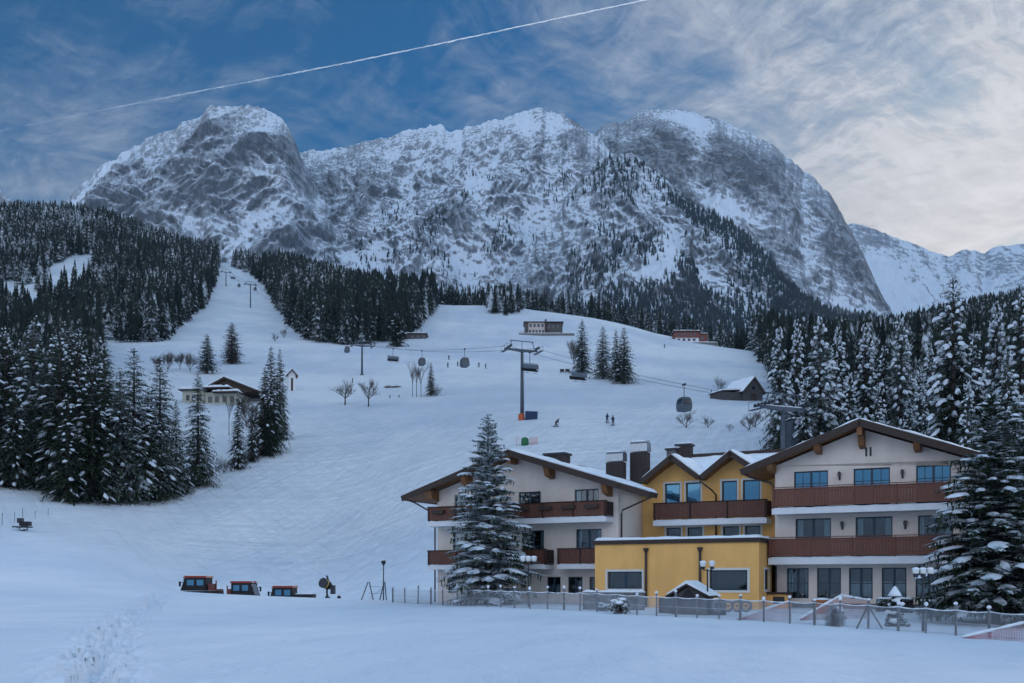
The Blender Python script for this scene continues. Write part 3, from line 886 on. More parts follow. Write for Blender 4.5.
def conifer_meshes(name, H, R, nwh, nper, ntw, seed, needle, snow_amt=0.5, base=0.04, droop=0.55, snow_th=0.05, shape=0.85, gap=0.0, flat=0.55):
    """three meshes: trunk, crown (needle sprays on drooping branches) and the snow lying on them"""
    rr = np.random.RandomState(seed)
    V = []; Fc = []; SV = []; SF = []
    hs = base * H + (H * 0.985 - base * H) * (np.linspace(0, 1, nwh) ** 0.92)
    for wi, h0 in enumerate(hs):
        u = h0 / H
        prof = (1 - u) ** shape * (0.55 + 0.45 * min(1, (u + 0.03) / 0.12))
        nb = max(4, int(round(nper * (0.55 + 0.45 * (1 - u)))))
        a0 = rr.uniform(0, 6.28)
        for k in range(nb):
            if rr.rand() < gap: continue
            az = a0 + 6.283 * k / nb + rr.uniform(-0.35, 0.35)
            L = R * prof * rr.uniform(0.62, 1.2) + 0.012 * H
            h = h0 + rr.uniform(-0.5, 0.5) * (H / nwh)
            dr = droop * rr.uniform(0.75, 1.25) * (1 - 0.75 * u)
            up = 0.30 + 0.75 * u * u
            d = np.array([math.cos(az), math.sin(az), 0.0]); sd = np.array([-d[1], d[0], 0.0])

            def spine(t):
                return d * (L * t) + np.array([0, 0, h + L * (up * t - (dr + up * 0.55) * t * t + 0.22 * dr * t ** 4)])
            n = max(3, int(ntw * (0.35 + 0.65 * prof)))
            ts = (np.arange(n) + rr.rand(n)) / n * 0.92 + 0.06
            for t in ts:
                p = spine(t); tg = spine(min(1.05, t + 0.06)) - p; tg /= (np.linalg.norm(tg) + 1e-9)
                for sgn in ((-1, 1) if rr.rand() < 0.75 else ((-1,) if rr.rand() < 0.5 else (1,))):
                    lw = L * 0.36 * (1.12 - t) * rr.uniform(0.6, 1.3) + 0.014 * H * 0.5
                    out = sd * sgn * rr.uniform(0.55, 1.0) + tg * rr.uniform(0.4, 0.9) + np.array([0, 0, -rr.uniform(0.05, flat)])
                    out /= np.linalg.norm(out)
                    bw = lw * rr.uniform(0.11, 0.20)
                    side = tg * bw
                    tw = np.array([0, 0, rr.uniform(-0.3, 0.3) * bw])
                    i = len(V)
                    V += [p - side * 0.6, p + side * 0.6 + tw, p + out * lw * 0.7 + side * 0.45 + tw, p + out * lw]
                    Fc.append((i, i + 1, i + 2, i + 3))
            # tip tuft and hanging twigs
            p = spine(0.9); q = spine(1.06); i = len(V); w = L * 0.03 + 0.003 * H
            V += [p - sd * w, p + sd * w, q + sd * w * 0.2, q - sd * w * 0.2]; Fc.append((i, i + 1, i + 2, i + 3))
            for t in rr.uniform(0.25, 0.95, 3 + ntw // 3):
                p = spine(t); i = len(V); ll = L * rr.uniform(0.05, 0.13) + 0.004 * H; w = ll * 0.13
                q = p + np.array([rr.uniform(-0.3, 0.3) * ll, rr.uniform(-0.3, 0.3) * ll, -ll]); dd = d if rr.rand() < 0.5 else sd
                V += [p - dd * w, p + dd * w, q + dd * w * 0.4, q - dd * w * 0.4]; Fc.append((i, i + 1, i + 2, i + 3))
            # snow pads
            if rr.rand() < snow_amt:
                t0 = rr.uniform(0.25, 0.75); t1 = min(1.02, t0 + min(rr.uniform(0.2, 0.5), 1.3 / L)); m = 5
                W0 = min(0.42, L * 0.11 + 0.005 * H) * rr.uniform(0.5, 1.25); th = snow_th * H / 10 * rr.uniform(0.6, 1.3)
                i = len(SV)
                for q, t in enumerate(np.linspace(t0, t1, m)):
                    e = math.sin(math.pi * (0.12 + 0.80 * q / (m - 1))) ** 0.7
                    w = W0 * e * rr.uniform(0.7, 1.25); c = spine(t) + sd * rr.uniform(-0.25, 0.25) * W0
                    zt = np.array([0, 0, 1.0])
                    SV += [c - sd * w - zt * th * 0.9 * rr.uniform(0.6, 1.6), c - sd * w * 0.55 + zt * th * e, c + zt * th * 1.5 * e, c + sd * w * 0.55 + zt * th * e, c + sd * w - zt * th * 0.9 * rr.uniform(0.6, 1.6)]
                for q in range(m - 1):
                    for s in range(4):
                        a = i + q * 5 + s
                        SF.append((a, a + 1, a + 6, a + 5))
                SF.append((i, i + 1, i + 2, i + 2)); SF.append((i, i + 2, i + 3, i + 4))
                e_ = i + (m - 1) * 5
                SF.append((e_ + 2, e_ + 1, e_, e_)); SF.append((e_ + 4, e_ + 3, e_ + 2, e_))
    # top shoot
    i = len(V); w = H * 0.006
    V += [np.array([-w, 0, H * 0.95]), np.array([w, 0, H * 0.95]), np.array([w * 0.2, 0, H * 1.01]), np.array([-w * 0.2, 0, H * 1.01])]; Fc.append((i, i + 1, i + 2, i + 3))
    i = len(V)
    V += [np.array([0, -w, H * 0.95]), np.array([0, w, H * 0.95]), np.array([0, w * 0.2, H * 1.01]), np.array([0, -w * 0.2, H * 1.01])]; Fc.append((i, i + 1, i + 2, i + 3))
    nv = len(V); nf = len(Fc)
    crown = np_quads(name + '_crown', list(V) + list(SV), Fc + [tuple(i + nv for i in f) for f in SF], needle, False)
    crown.materials.append(M_TREESNOW)
    crown.polygons.foreach_set('material_index', [0] * nf + [1] * len(SF))
    crown.polygons.foreach_set('use_smooth', [False] * nf + [True] * len(SF))
    snow = None
    tb = MB(); tb.tube([(0, 0, -0.6), (0, 0, H * 0.3), (0, 0, H * 0.98)], [R * 0.075 + 0.02 * H * 0.4, R * 0.05 + 0.004 * H, 0.002 * H], 8)
    trunk = tb.mesh(name + '_trunk', M_BARK, True)
    return trunk, crown, snow


def np_quads(name, V, Fq, mat, smooth):
    V = np.asarray(V, np.float32)
    me = bpy.data.meshes.new(name)
    faces = [tuple(dict.fromkeys(f)) for f in Fq]
    me.from_pydata(V.tolist(), [], faces)
    me.materials.append(mat)
    if smooth: me.polygons.foreach_set('use_smooth', [True] * len(faces))
    me.update()
    return me


class Tree:
    """one kind of conifer; every call links one more thing with its own trunk, crown and snow"""
    def __init__(self, key, kind, H, meshes, cat='tree'):
        self.key = key; self.kind = kind; self.H = H; self.m = meshes; self.cat = cat

    def put(self, p, H, label, group, rz=None, wide=1.0):
        s = H / self.H
        o = thing(self.kind, label, self.cat, p, RS.uniform(0, 6.28) if rz is None else rz, group)
        o.scale = (s * wide, s * wide, s)
        for nm, me in zip(('trunk', 'crown'), self.m):
            if me is not None: link_mesh(nm, me, o)
        return o


T_HERO1 = Tree('h1', 'spruce_tree', 10.6, conifer_meshes('spruce_a', 10.6, 3.15, 33, 13, 54, 21, M_NEEDLEG, 0.62, 0.03, 0.24, 0.05, 0.74, 0.04, 0.26))
T_HERO2 = Tree('h2', 'spruce_tree', 11.0, conifer_meshes('spruce_b', 11.0, 3.75, 32, 13, 54, 22, M_NEEDLEG, 0.66, 0.06, 0.34, 0.05, 0.60, 0.03, 0.32))
NEAR = [Tree('n%d' % i, 'spruce_tree', 22.0, conifer_meshes('spruce_n%d' % i, 22.0, r, 38, 11, 15, 40 + i, M_NEEDLE, sa * 1.15, 0.03, 0.75, 0.055, sh))
        for i, (r, sa, sh) in enumerate([(5.4, 0.20, 0.70), (4.6, 0.24, 0.80), (5.8, 0.15, 0.75)])]
SNOWY = [Tree('s%d' % i, 'spruce_tree', 22.0, conifer_meshes('spruce_s%d' % i, 22.0, r, 36, 10, 15, 60 + i, M_NEEDLE, sa * 1.3, 0.04, 0.85, 0.085, sh))
         for i, (r, sa, sh) in enumerate([(4.5, 0.42, 0.66), (4.0, 0.48, 0.72), (5.0, 0.36, 0.68)])]
FAR = [Tree('f%d' % i, 'spruce_tree', 20.0, conifer_meshes('spruce_f%d' % i, 20.0, r, 28, 11, 16, 80 + i, M_NEEDLE, 0.08, bs, 0.65, 0.08, sh))
       for i, (r, bs, sh) in enumerate([(5.2, 0.06, 0.70), (4.6, 0.07, 0.66)])]


# --- the two big spruces before the hotel, the trees right of it
p = P(488, 62.3); T_HERO1.put(p, (601 - 412) / F * 62.3, 'snow laden green spruce standing alone before the white wing with the left gable', None, 0.4, 0.96)
p = P(993, 45.5); T_HERO2.put(p, 10.3, 'large snow laden spruce covering the right end of the red balconies', None, 1.0)
p = P(1040, 47); T_HERO2.put(p, 11.2, 'big snowy spruce cut by the right edge of the photo in front of the fence', None, 2.6)

# --- left grove: (px, py of the foot, top row, kind)
GROVE = [(6,474,330,0),(-14,480,322,1),(20,470,342,1),(33,480,318,0),(46,486,352,2),(60,492,340,0),(78,498,344,1),(92,502,372,2),(104,500,350,1),(120,502,372,2),(134,499,352,0),(148,500,392,2),(160,498,361,0),(176,494,405,1),(14,488,392,2),(68,502,398,2),(40,482,400,1),(-30,486,345,2)]
for i, (px, py, top, k) in enumerate(GROVE):
    p = G(px, py); H = (py - top) / F * p.y + 0.5
    lab = {10: 'tall spruce of the left grove rising left of the yellowish house, next to the gap', 12: 'tall broad spruce at the right end of the dense left grove'}.get(i, 'dark snow dusted spruce in the dense grove at the left edge of the field')
    NEAR[k].put(p, H, lab, 'spruces of the left grove', None, RS.uniform(0.9, 1.1))
for i in range(16):
    px = -20 + i * 8.2 + RS.uniform(-3, 3); Y = RS.uniform(185, 250)
    p = P(px, Y)
    row = HZ - (p.z - EYE) / Y * F
    NEAR[i % 3].put(p, RS.uniform(17, 25), 'dark spruce in the back rows of the dense left grove', 'back row spruces of the left grove', None, RS.uniform(0.85, 1.05))
for (px, py, top, k, w, lab) in [
    (198, 486, 372, 1, 1.0, 'slim spruce standing in front of the yellowish house behind the left grove'),
    (238, 470, 392, 1, 0.75, 'thin spruce at the right side of the yellowish house'),
    (252, 462, 400, 1, 0.7, 'short dark spruce between the thin spruce and the dark pair on the bank'),
    (265, 456, 368, 2, 0.8, 'lower dark spruce at the foot of the pair on the bank edge'),
    (271, 452, 347, 0, 0.72, 'left twin of the two tall dark spruces on the bank edge'),
    (280, 440, 349, 0, 0.60, 'right twin of the two tall dark spruces on the bank edge')]:
    p = G(px, py); NEAR[k].put(p, (py - top) / F * p.y, lab, None, None, w)
PINE = Tree('pine', 'pine_tree', 16.0, conifer_meshes('pine_a', 16.0, 5.4, 24, 11, 16, 95, M_NEEDLE, 0.0, 0.10, 0.5, 0.05, 0.5))
LARCH = Tree('larch', 'larch_tree', 16.0, conifer_meshes('larch_a', 16.0, 5.2, 30, 12, 14, 96, M_TWIG, 0.0, 0.03, 0.2, 0.05, 0.55))
p = G(207, 374, 250); PINE.put(p, (372 - 333) / F * p.y, 'dark bushy pine above the yellowish house', None, 0.3, 1.0)

# --- right wood behind the hotel
RIGHT = [(779,141,329,0,0.85,'snowy spruce at the left end of the wood beside the dark barn'),(797,150,318,1,0.8,'slim snowy spruce second from the barn end of the right wood'),(820,135,319,0,1.05,'broad snow laden spruce above the left half of the right hotel gable'),
         (838,150,326,1,0.9,None),(866,142,322,1,1.0,None),(884,150,345,2,0.8,None),(901,148,316,2,0.85,None),(920,135,365,1,0.9,None),(953,122,278,0,1.0,'tallest dark spruce of the right wood rising above the gable'),
         (930,150,342,1,0.8,None),(975,150,330,2,0.85,None),(997,132,300,1,0.9,'tall slim snowy spruce near the right edge of the photo'),(1022,128,292,0,0.95,'tall spruce at the right edge of the photo above the big near spruce'),(1008,120,350,2,0.9,None),(850,128,372,2,0.85,None),(878,126,384,2,0.8,None),(805,128,378,2,0.75,None),(909,126,398,2,0.8,None),(1045,130,305,2,1,None),(968,118,380,2,0.8,None),(940,125,400,1,0.8,None),(830,160,345,2,0.8,None)]
for (px, Y, top, k, w, lab) in RIGHT:
    p = P(px, Y); row = HZ - (p.z - EYE) / Y * F
    SNOWY[k].put(p, (row - top) / F * Y, lab or 'snow laden spruce in the wood behind the right hotel gable', 'snow laden spruces of the right wood', None, w)

# --- small stands on the slope
for (px, py, top, k, w, lab) in [(582,374,320,1,1.1,'leftmost spruce of the small stand of four on the open slope'),(603,379,327,0,1.1,'second spruce of the small stand of four on the open slope'),(616,381,330,1,0.9,'third spruce of the small stand of four on the open slope'),(624,384,328,0,1.1,'rightmost spruce of the small stand of four on the open slope')]:
    p = G(px, py, 200); FAR[k].put(p, (py - top) / F * p.y, lab, 'four spruces on the open slope', None, w)
p = G(397, 347, 300); FAR[0].put(p, 36 / F * p.y, 'dark spruce in front of the low dark building on the slope', None, 0.2, 1.35)
p = G(431, 396, 200); FAR[1].put(p, 33 / F * p.y, 'little narrow spruce beside the thin bare birches', None, 0.2, 0.95)
p = P(770, 132); FAR[1].put(p, 4.2, 'small dark young spruce beside the lift station hut', None, 0.2, 1.4)


# --- forest: rough tiered conifers, cheap enough for hundreds
def tier_tree(seed, H=20.0, R=3.2, nt=9, n=9):
    rr = np.random.RandomState(seed)
    V = []; Fc = []
    for i in range(nt):
        u = i / nt
        z0 = H * (0.07 + 0.90 * u); r = R * (1 - u) ** 0.85 + 0.15; zt = z0 + H * (0.19 - 0.06 * u)
        c = len(V); V.append((rr.uniform(-.1, .1), rr.uniform(-.1, .1), min(zt, H)))
        a0 = rr.uniform(0, 6)
        for k in range(2 * n):
            a = a0 + math.pi * k / n
            rad = r * (rr.uniform(0.85, 1.2) if k % 2 == 0 else rr.uniform(0.35, 0.6))
            dz = -H * 0.035 * rr.uniform(0.3, 1.5) if k % 2 == 0 else H * 0.018
            V.append((rad * math.cos(a), rad * math.sin(a), z0 + dz))
        for k in range(2 * n):
            Fc.append((c, c + 1 + k, c + 1 + (k + 1) % (2 * n)))
    c = len(V); w = 0.18
    for k in range(3):
        V.append((w * math.cos(2.1 * k), w * math.sin(2.1 * k), -1.0))
    V.append((0, 0, H * 0.3))
    for k in range(3): Fc.append((c + k, c + (k + 1) % 3, c + 3))
    return np.array(V), np.array(Fc)


TIER = [tier_tree(100 + i, R=r) for i, r in enumerate([3.2, 2.7, 3.7, 3.0])]
TIERM = [np_mesh('forest_spruce_%d' % i, v, f, M_NEEDLED, None, False) for i, (v, f) in enumerate(TIER)]


def inside(poly, x, y):
    x = np.asarray(x, float); y = np.asarray(y, float); r = np.zeros(x.shape, bool)
    n = len(poly)
    for i in range(n):
        x0, y0 = poly[i]; x1, y1 = poly[(i + 1) % n]
        if y0 == y1: continue
        c = ((y0 > y) != (y1 > y)) & (x < (x1 - x0) * (y - y0) / (y1 - y0) + x0)
        r ^= c
    return r


def scatter(n, px0, px1, Y0, Y1, test, mind=4.0, seed=1):
    """points on the terrain, denser rows kept apart; test(px, Y, row) says where the wood stands"""
    rr = np.random.RandomState(seed)
    Y = np.sqrt(rr.uniform(Y0 * Y0, Y1 * Y1, n)); px = rr.uniform(px0, px1, n)
    x = (px - 512) / F * Y; z = field(x, Y); row = HZ - (z - EYE) / Y * F
    ok = test(px, Y, row)
    x, Y, z = x[ok], Y[ok], z[ok]
    cells = {}; keep = []
    for i in range(len(x)):
        c = (int(x[i] // mind), int(Y[i] // mind))
        if c in cells: continue
        cells[c] = 1; keep.append(i)
    return np.stack([x[keep], Y[keep], z[keep]], 1)


def left_hill(px, Y, row):
    edge = np.interp(px, [-300, 96, 104, 112, 165, 190, 205, 214, 219], [470, 440, 372, 347, 341, 320, 306, 287, 262])
    clear = inside([(-20, 324), (-20, 284), (12, 282), (30, 274), (60, 262), (82, 249), (96, 252), (94, 280), (80, 300), (50, 314), (20, 322)], px, row) | inside([(104, 240), (130, 234), (134, 252), (108, 258)], px, row)
    ok = (Y > 235) & (row < edge) & (px < 219) & ~(clear & (perlin((px - 512) * Y / 16000.0, Y / 22.0, 0.7) < 0.42))
    return ok & ~((px > 100) & (row > 343))


def mid_wood(px, Y, row):
    return inside([(262, 281), (285, 270), (430, 284), (436, 300), (434, 313), (421, 326), (402, 341), (350, 346), (310, 342), (293, 329), (276, 306)], px, row) & (Y > 420)


def crest_wood(px, Y, row):
    a = inside([(231, 250), (252, 258), (275, 268), (276, 292), (262, 284), (246, 273), (233, 268)], px, row) & (Y > 700)
    b = (px > 436) & (px < 600) & (Y > 705) & (Y < 830)
    c = (px >= 590) & (px < 770) & (Y > np.interp(px, [590, 640, 700, 770], [660, 655, 590, 575])) & (Y < 760)
    e = inside([(486, 300), (520, 300), (520, 314), (505, 317), (488, 313)], px, row) & (Y > 560)
    return a | b | c | e


def right_wood(px, Y, row):
    lim = np.interp(px, [755, 775, 800, 1100], [520, 330, 230, 200])
    return (px > 752) & (Y > lim)


ptsL = scatter(16000, -90, 220, 235, 1010, left_hill, 5.4, 3)
ptsM = scatter(9000, 225, 440, 430, 960, mid_wood, 4.8, 4)
ptsC = scatter(9000, 225, 770, 560, 980, crest_wood, 4.2, 5)
ptsR = scatter(9000, 752, 1090, 200, 800, right_wood, 5.2, 6)
rr = np.random.RandomState(9)
FOREST = []
for pts, nm, hh in ((ptsL, 'L', (11, 23)), (ptsM, 'M', (13, 26)), (ptsC, 'C', (9, 19)), (ptsR, 'R', (13, 25))):
    for q in pts:
        h = rr.uniform(*hh)
        px = q[0] / q[1] * F + 512; row = HZ - (q[2] - EYE) / q[1] * F
        FOREST.append((q, h, nm, px, row))
# the largest in view become single trees: those at the lower edges, not buried behind others
cov = {}
order = sorted(range(len(FOREST)), key=lambda i: FOREST[i][0][1])
single = []
LAB = {'L': ('dark spruce at the front edge of the big forest on the left hill', 'front spruces of the left hill forest'),
       'M': ('dark spruce at the front of the wood in the middle of the slope', 'front spruces of the middle wood'),
       'C': ('small dark spruce on the skyline of the ski slope', 'spruces along the slope skyline'),
       'R': ('dark spruce behind the snow laden wood at right', 'dark spruces behind the right wood')}
MAXN = {'L': 95, 'M': 62, 'C': 38, 'R': 22}
cnt = {k: 0 for k in MAXN}
for i in order:
    q, h, nm, px, row = FOREST[i]
    if cnt[nm] >= MAXN[nm] or not (2 < px < 1022): continue
    if nm == 'L' and px < 112: continue                # hidden behind the grove
    if nm == 'R' and row - h / q[1] * F > 352: continue
    hw = 3.0 / q[1] * F
    b0, b1 = int((px - hw) // 2), int((px + hw) // 2)
    top = row - h / q[1] * F
    tops = [cov.get((nm, b), 1e9) for b in range(b0, b1 + 1)]
    if sum(1 for a in tops if top < a - 5) < max(1, len(tops) * 0.5): continue
    for b in range(b0, b1 + 1): cov[(nm, b)] = min(cov.get((nm, b), 1e9), top)
    cnt[nm] += 1; single.append(i)
sset = set(single)
for i in single:
    q, h, nm, px, row = FOREST[i]
    o = bpy.data.objects.new('spruce_tree', TIERM[rr.randint(4)])
    COL.objects.link(o)
    s = h / 20.0; o.location = q; o.scale = (s * rr.uniform(0.85, 1.15),) * 2 + (s,); o.rotation_euler = (0, 0, rr.uniform(0, 6.28))
    tag(o, LAB[nm][0], 'tree', LAB[nm][1])


def merge_trees(name, items, mat, label):
    Vs = []; Fs = []; off = 0
    for (q, h) in items:
        v, f = TIER[rr.randint(4)]
        s = h / 20.0; a = rr.uniform(0, 6.28); w = s * rr.uniform(0.85, 1.15)
        ca, sa = math.cos(a), math.sin(a)
        Vs.append(np.stack([(v[:, 0] * ca - v[:, 1] * sa) * w + q[0], (v[:, 0] * sa + v[:, 1] * ca) * w + q[1], v[:, 2] * s + q[2]], 1))
        Fs.append(f + off); off += len(v)
    o = link_mesh(name, np_mesh(name, np.concatenate(Vs), np.concatenate(Fs), mat, None, False))
    return tag(o, label, None, None, 'stuff')


merge_trees('forest', [(f[0], f[1]) for i, f in enumerate(FOREST) if i not in sset], M_NEEDLEF, 'dark snow dusted spruce forest covering the left hill and the slope edges')

# --- far wood on the mountain: small pointed trees set on the mid ridge, its spur and the left summit's foot
def sparse_tree(n=5):
    V = []; Fc = []
    for z0, z1, r in ((0.0, 0.55, 0.17), (0.3, 0.8, 0.13), (0.6, 1.0, 0.08)):
        c = len(V); V.append((0, 0, z1))
        for k in range(n): V.append((r * math.cos(6.283 * k / n + z0), r * math.sin(6.283 * k / n + z0), z0))
        for k in range(n): Fc.append((c, c + 1 + k, c + 1 + (k + 1) % n))
    return np.array(V), np.array(Fc)


def mountain_wood():
    v0, f0 = sparse_tree()
    Vs = []; Fs = []; off = 0
    r2 = np.random.RandomState(15)

    def put(M, n, dens, hmin, hmax):
        nonlocal off
        r_, c_ = M['X'].shape
        i = r2.randint(0, M['nt'] - 3, n); j = r2.randint(0, c_ - 1, n)
        fi = r2.rand(n); 
        px = M['px'][i, j]; py = M['py'][i, j]
        cl = fbm(M['X'][i, j] / 90.0, M['Z'][i, j] / 130.0, 3.3, 4, 0.6)
        d = dens(px, py) + 0.55 * cl * (dens(px, py) > 0.02) - 0.9 * np.clip(M['sb'][i, j], 0, 1)
        ok = r2.rand(n) < d
        for a, b in zip(i[ok], j[ok]):
            h = r2.uniform(hmin, hmax); w = h * r2.uniform(0.8, 1.3); an = r2.uniform(0, 6)
            t = r2.rand()
            x = M['X'][a, b] * (1 - t) + M['X'][a + 1, b] * t; y = M['Y'][a, b] * (1 - t) + M['Y'][a + 1, b] * t; z = M['Z'][a, b] * (1 - t) + M['Z'][a + 1, b] * t
            ca, sa = math.cos(an), math.sin(an)
            Vs.append(np.stack([(v0[:, 0] * ca - v0[:, 1] * sa) * w + x, (v0[:, 0] * sa + v0[:, 1] * ca) * w + y, v0[:, 2] * h + z - 1.5], 1))
            Fs.append(f0 + off); off += len(v0)

    cx = np.array([c[0] for c in MSP_CREST], float); cyy = np.array([c[1] for c in MSP_CREST], float)

    def d_spur(px, py):
        below = py - np.interp(px, cx, cyy)
        low = sstep(40, 120, below) * sstep(600, 700, px)
        edge = sstep(26, 4, below) * sstep(620, 690, px) * 0.9
        return np.clip(0.16 + 0.75 * low + edge + 0.9 * sstep(285, 312, py) + 0.10 * sstep(600, 560, px), 0, 1.0) * sstep(560, 600, px) + 0.12 * sstep(300, 320, py)

    def d_mid(px, py):
        return 0.20 * sstep(420, 520, px) * sstep(165, 215, py) + 0.10 * sstep(190, 240, py) * sstep(330, 420, px) + 0.55 * sstep(272, 296, py) * sstep(400, 470, px) + 0.25 * np.exp(-((px - 462) / 9) ** 2 - ((py - 195) / 26) ** 2)

    put(Mspur, 34000, d_spur, 10, 20)
    put(Mmid, 46000, d_mid, 9, 18)
    put(Mleft, 3000, lambda px, py: 0.3 * sstep(236, 256, py), 11, 18)
    o = link_mesh('mountain_forest', np_mesh('mountain_forest', np.concatenate(Vs), np.concatenate(Fs), M_NEEDLEM, None, False))
    tag(o, 'far dark spruce wood scattered over the snowy mountain flank', None, None, 'stuff')


mountain_wood()


# ------------------------------------------------------------------ bare trees and shrubs
def bare_tree(H, spread, levels, seed, r0=None, up=0.5, nb=4, frost=0.0, first=0.3):
    """trunk mesh and one mesh of the bare crown"""
    r = random.Random(seed)
    tr = MB(); cr = MB()
    r0 = r0 or H * 0.022

    def grow(p, d, L, rad, lev):
        pts = [p]; q = p.copy(); dd = d.copy()
        for k in range(3):
            dd = (dd + Vector((r.uniform(-1, 1), r.uniform(-1, 1), r.uniform(-0.4, 0.7))) * 0.22).normalized()
            q = q + dd * (L / 3); pts.append(q.copy())
        cr.tube(pts, [rad, rad * 0.8, rad * 0.6, rad * 0.35], 4 if lev > 1 else 5)
        if lev <= 0: return
        for k in range(nb):
            t = r.uniform(0.35, 1.0); b = pts[0].lerp(pts[-1], t)
            nd = (dd + Vector((r.uniform(-1, 1), r.uniform(-1, 1), r.uniform(-0.5, 1) * up)) * spread).normalized()
            grow(b, nd, L * r.uniform(0.5, 0.75), rad * 0.5, lev - 1)
    h1 = H * first
    tr.tube([(0, 0, -0.5), (0.03 * H * r.uniform(-1, 1), 0, h1 * 0.5), (0, 0, h1)], [r0 * 1.3, r0 * 1.05, r0], 7)
    for k in range(nb + 1):
        a = 6.28 * k / (nb + 1) + r.uniform(-.4, .4)
        grow(Vector((0, 0, h1 * r.uniform(0.75, 1.0))), Vector((math.cos(a) * spread, math.sin(a) * spread, up + 0.35)).normalized(), H * 0.36, r0 * 0.55, levels)
    grow(Vector((0, 0, h1)), Vector((0, 0, 1)), H * 0.42, r0 * 0.7, levels)
    m = M_TWIGL if frost > 0.5 else M_TWIG
    return tr.mesh('bare_trunk', M_BARK, True), cr.mesh('bare_crown', m, False)


def put_bare(name, meshes, p, s, label, cat='tree', group=None, rz=0.0, wide=1.0):
    o = thing(name, label, cat, p, rz, group); o.scale = (s * wide, s * wide, s)
    link_mesh('trunk', meshes[0], o); link_mesh('crown', meshes[1], o)
    return o


BT1 = bare_tree(8.0, 1.0, 3, 5, 0.20, 0.4, 5)
BT2 = bare_tree(8.0, 0.8, 3, 8, 0.18, 0.5, 5)
BT3 = bare_tree(12.0, 0.28, 2, 12, 0.10, 1.2, 5, first=0.45)
BT4 = bare_tree(9.0, 0.75, 3, 15, 0.12, 0.8, 7, first=0.10)
BS1 = bare_tree(2.6, 0.9, 3, 19, 0.05, 0.6, 5, first=0.05)
BS2 = bare_tree(2.6, 0.9, 3, 23, 0.045, 0.6, 5, 1.0, first=0.05)
p = G(345, 405, 180); put_bare('fruit_tree', BT1, p, 26 / F * p.y / 8.0, 'round bare fruit tree left of two in the middle of the piste', group='two bare fruit trees on the piste', rz=0.5, wide=1.0)
p = G(368.5, 407, 180); put_bare('fruit_tree', BT2, p, 29 / F * p.y / 8.0, 'taller bare fruit tree right of two in the middle of the piste', group='two bare fruit trees on the piste', rz=1.9, wide=0.9)
p = G(232, 364, 250); LARCH.put(p, 41 / F * p.y, 'grey bare larch of dense pointed shape above the yellowish house', None, 0.3, 1.0)
for px, h, lab in ((412.5, 30, 'leftmost thin bare birch in the row beside the little spruce'), (416.5, 33, 'middle thin bare birch in the row beside the little spruce'), (421, 31, 'right thin bare birch in the row beside the little spruce')):
    p = G(px, 397, 180); put_bare('birch_tree', BT3, p, h / F * p.y / 12.0, lab, group='three thin birches', rz=px)
p = G(437, 396, 180); put_bare('shrub', BS1, p, 14 / F * p.y / 2.6, 'low bare shrub right of the little narrow spruce', 'shrub')
p = G(574, 368, 220); put_bare('birch_tree', BT4, p, 36 / F * p.y / 9.0, 'thin bare tree at the left end of the stand of four spruces', wide=0.5)
for px, py, h, lab in ((686, 428, 24, 'bare twiggy bush behind the nearest gondola'), (708, 428, 16, 'bare bush between the nearest gondola and the lift station'), (730, 432, 12, 'low pale bush left of the red safety netting'), (749, 431, 22, 'reddish bare bush at the left end of the red safety netting'), (755, 428, 26, 'tall bare bush behind the red safety netting')):
    p = G(px, py, 100); put_bare('shrub', BS1 if h > 15 else BS2, p, h / F * p.y / 2.6, lab, 'shrub', None, px)
for px, py, h, lab in ((275, 342, 12, 'bare shrub at the lower left corner of the middle wood'), (284, 338, 14, 'second bare shrub at the lower left corner of the middle wood'), (720, 393, 22, 'thin bare tree behind the low end of the barn')):
    p = G(px, py, 180); put_bare('shrub', BS1, p, h / F * p.y / 2.6, lab, 'shrub', None, px, 0.7)
for px, py, h in ((212, 478, 26), (224, 474, 22), (246, 464, 20), (258, 458, 24), (206, 482, 20), (188, 490, 16), (234, 470, 18)):
    p = G(px, py, 100); put_bare('shrub', BS1, p, h / F * p.y / 2.6, 'bare brown shrub on the bank below the yellowish house', 'shrub', 'bare shrubs on the bank', px, 0.9)
for px, py, h in ((168, 372, 26), (180, 370, 22), (157, 372, 20), (190, 372, 24)):
    p = G(px, py, 240); put_bare('shrub', BT4, p, h / F * p.y / 9.0, 'grey bare tree behind the grove beside the pine', 'tree', 'grey bare trees above the grove', px, 0.7)

for px, py, h, lab in ((229, 436, 44, 'thin bare tree before the right half of the cream house'), (246, 428, 40, 'thin bare tree between the cream house and the spruces on the bank'), (256, 440, 36, 'low bare tree left of the dark spruces on the bank')):
    p = G(px, py, 100); put_bare('bare_tree', BT3 if px < 240 else BT4, p, h / F * p.y / (12.0 if px < 240 else 9.0), lab, 'tree', None, px, 0.8)

# ------------------------------------------------------------------ hotel
H_O = Vector((19.43, 56.0, 0.0)); H_RZ = math.radians(-28)
CE, SE = math.cos(H_RZ), math.sin(H_RZ)


def S_AT(px, d):
    """distance along the front (from the right gable) seen at column px on a plane d behind the front"""
    u = (px - 512) / F
    return (u * (H_O.y + CE * d) - H_O.x + SE * d) / (CE - u * SE)


def Hw(s, d, z=0.0):
    return Vector((H_O.x + CE * s - SE * d, H_O.y + SE * s + CE * d, z))


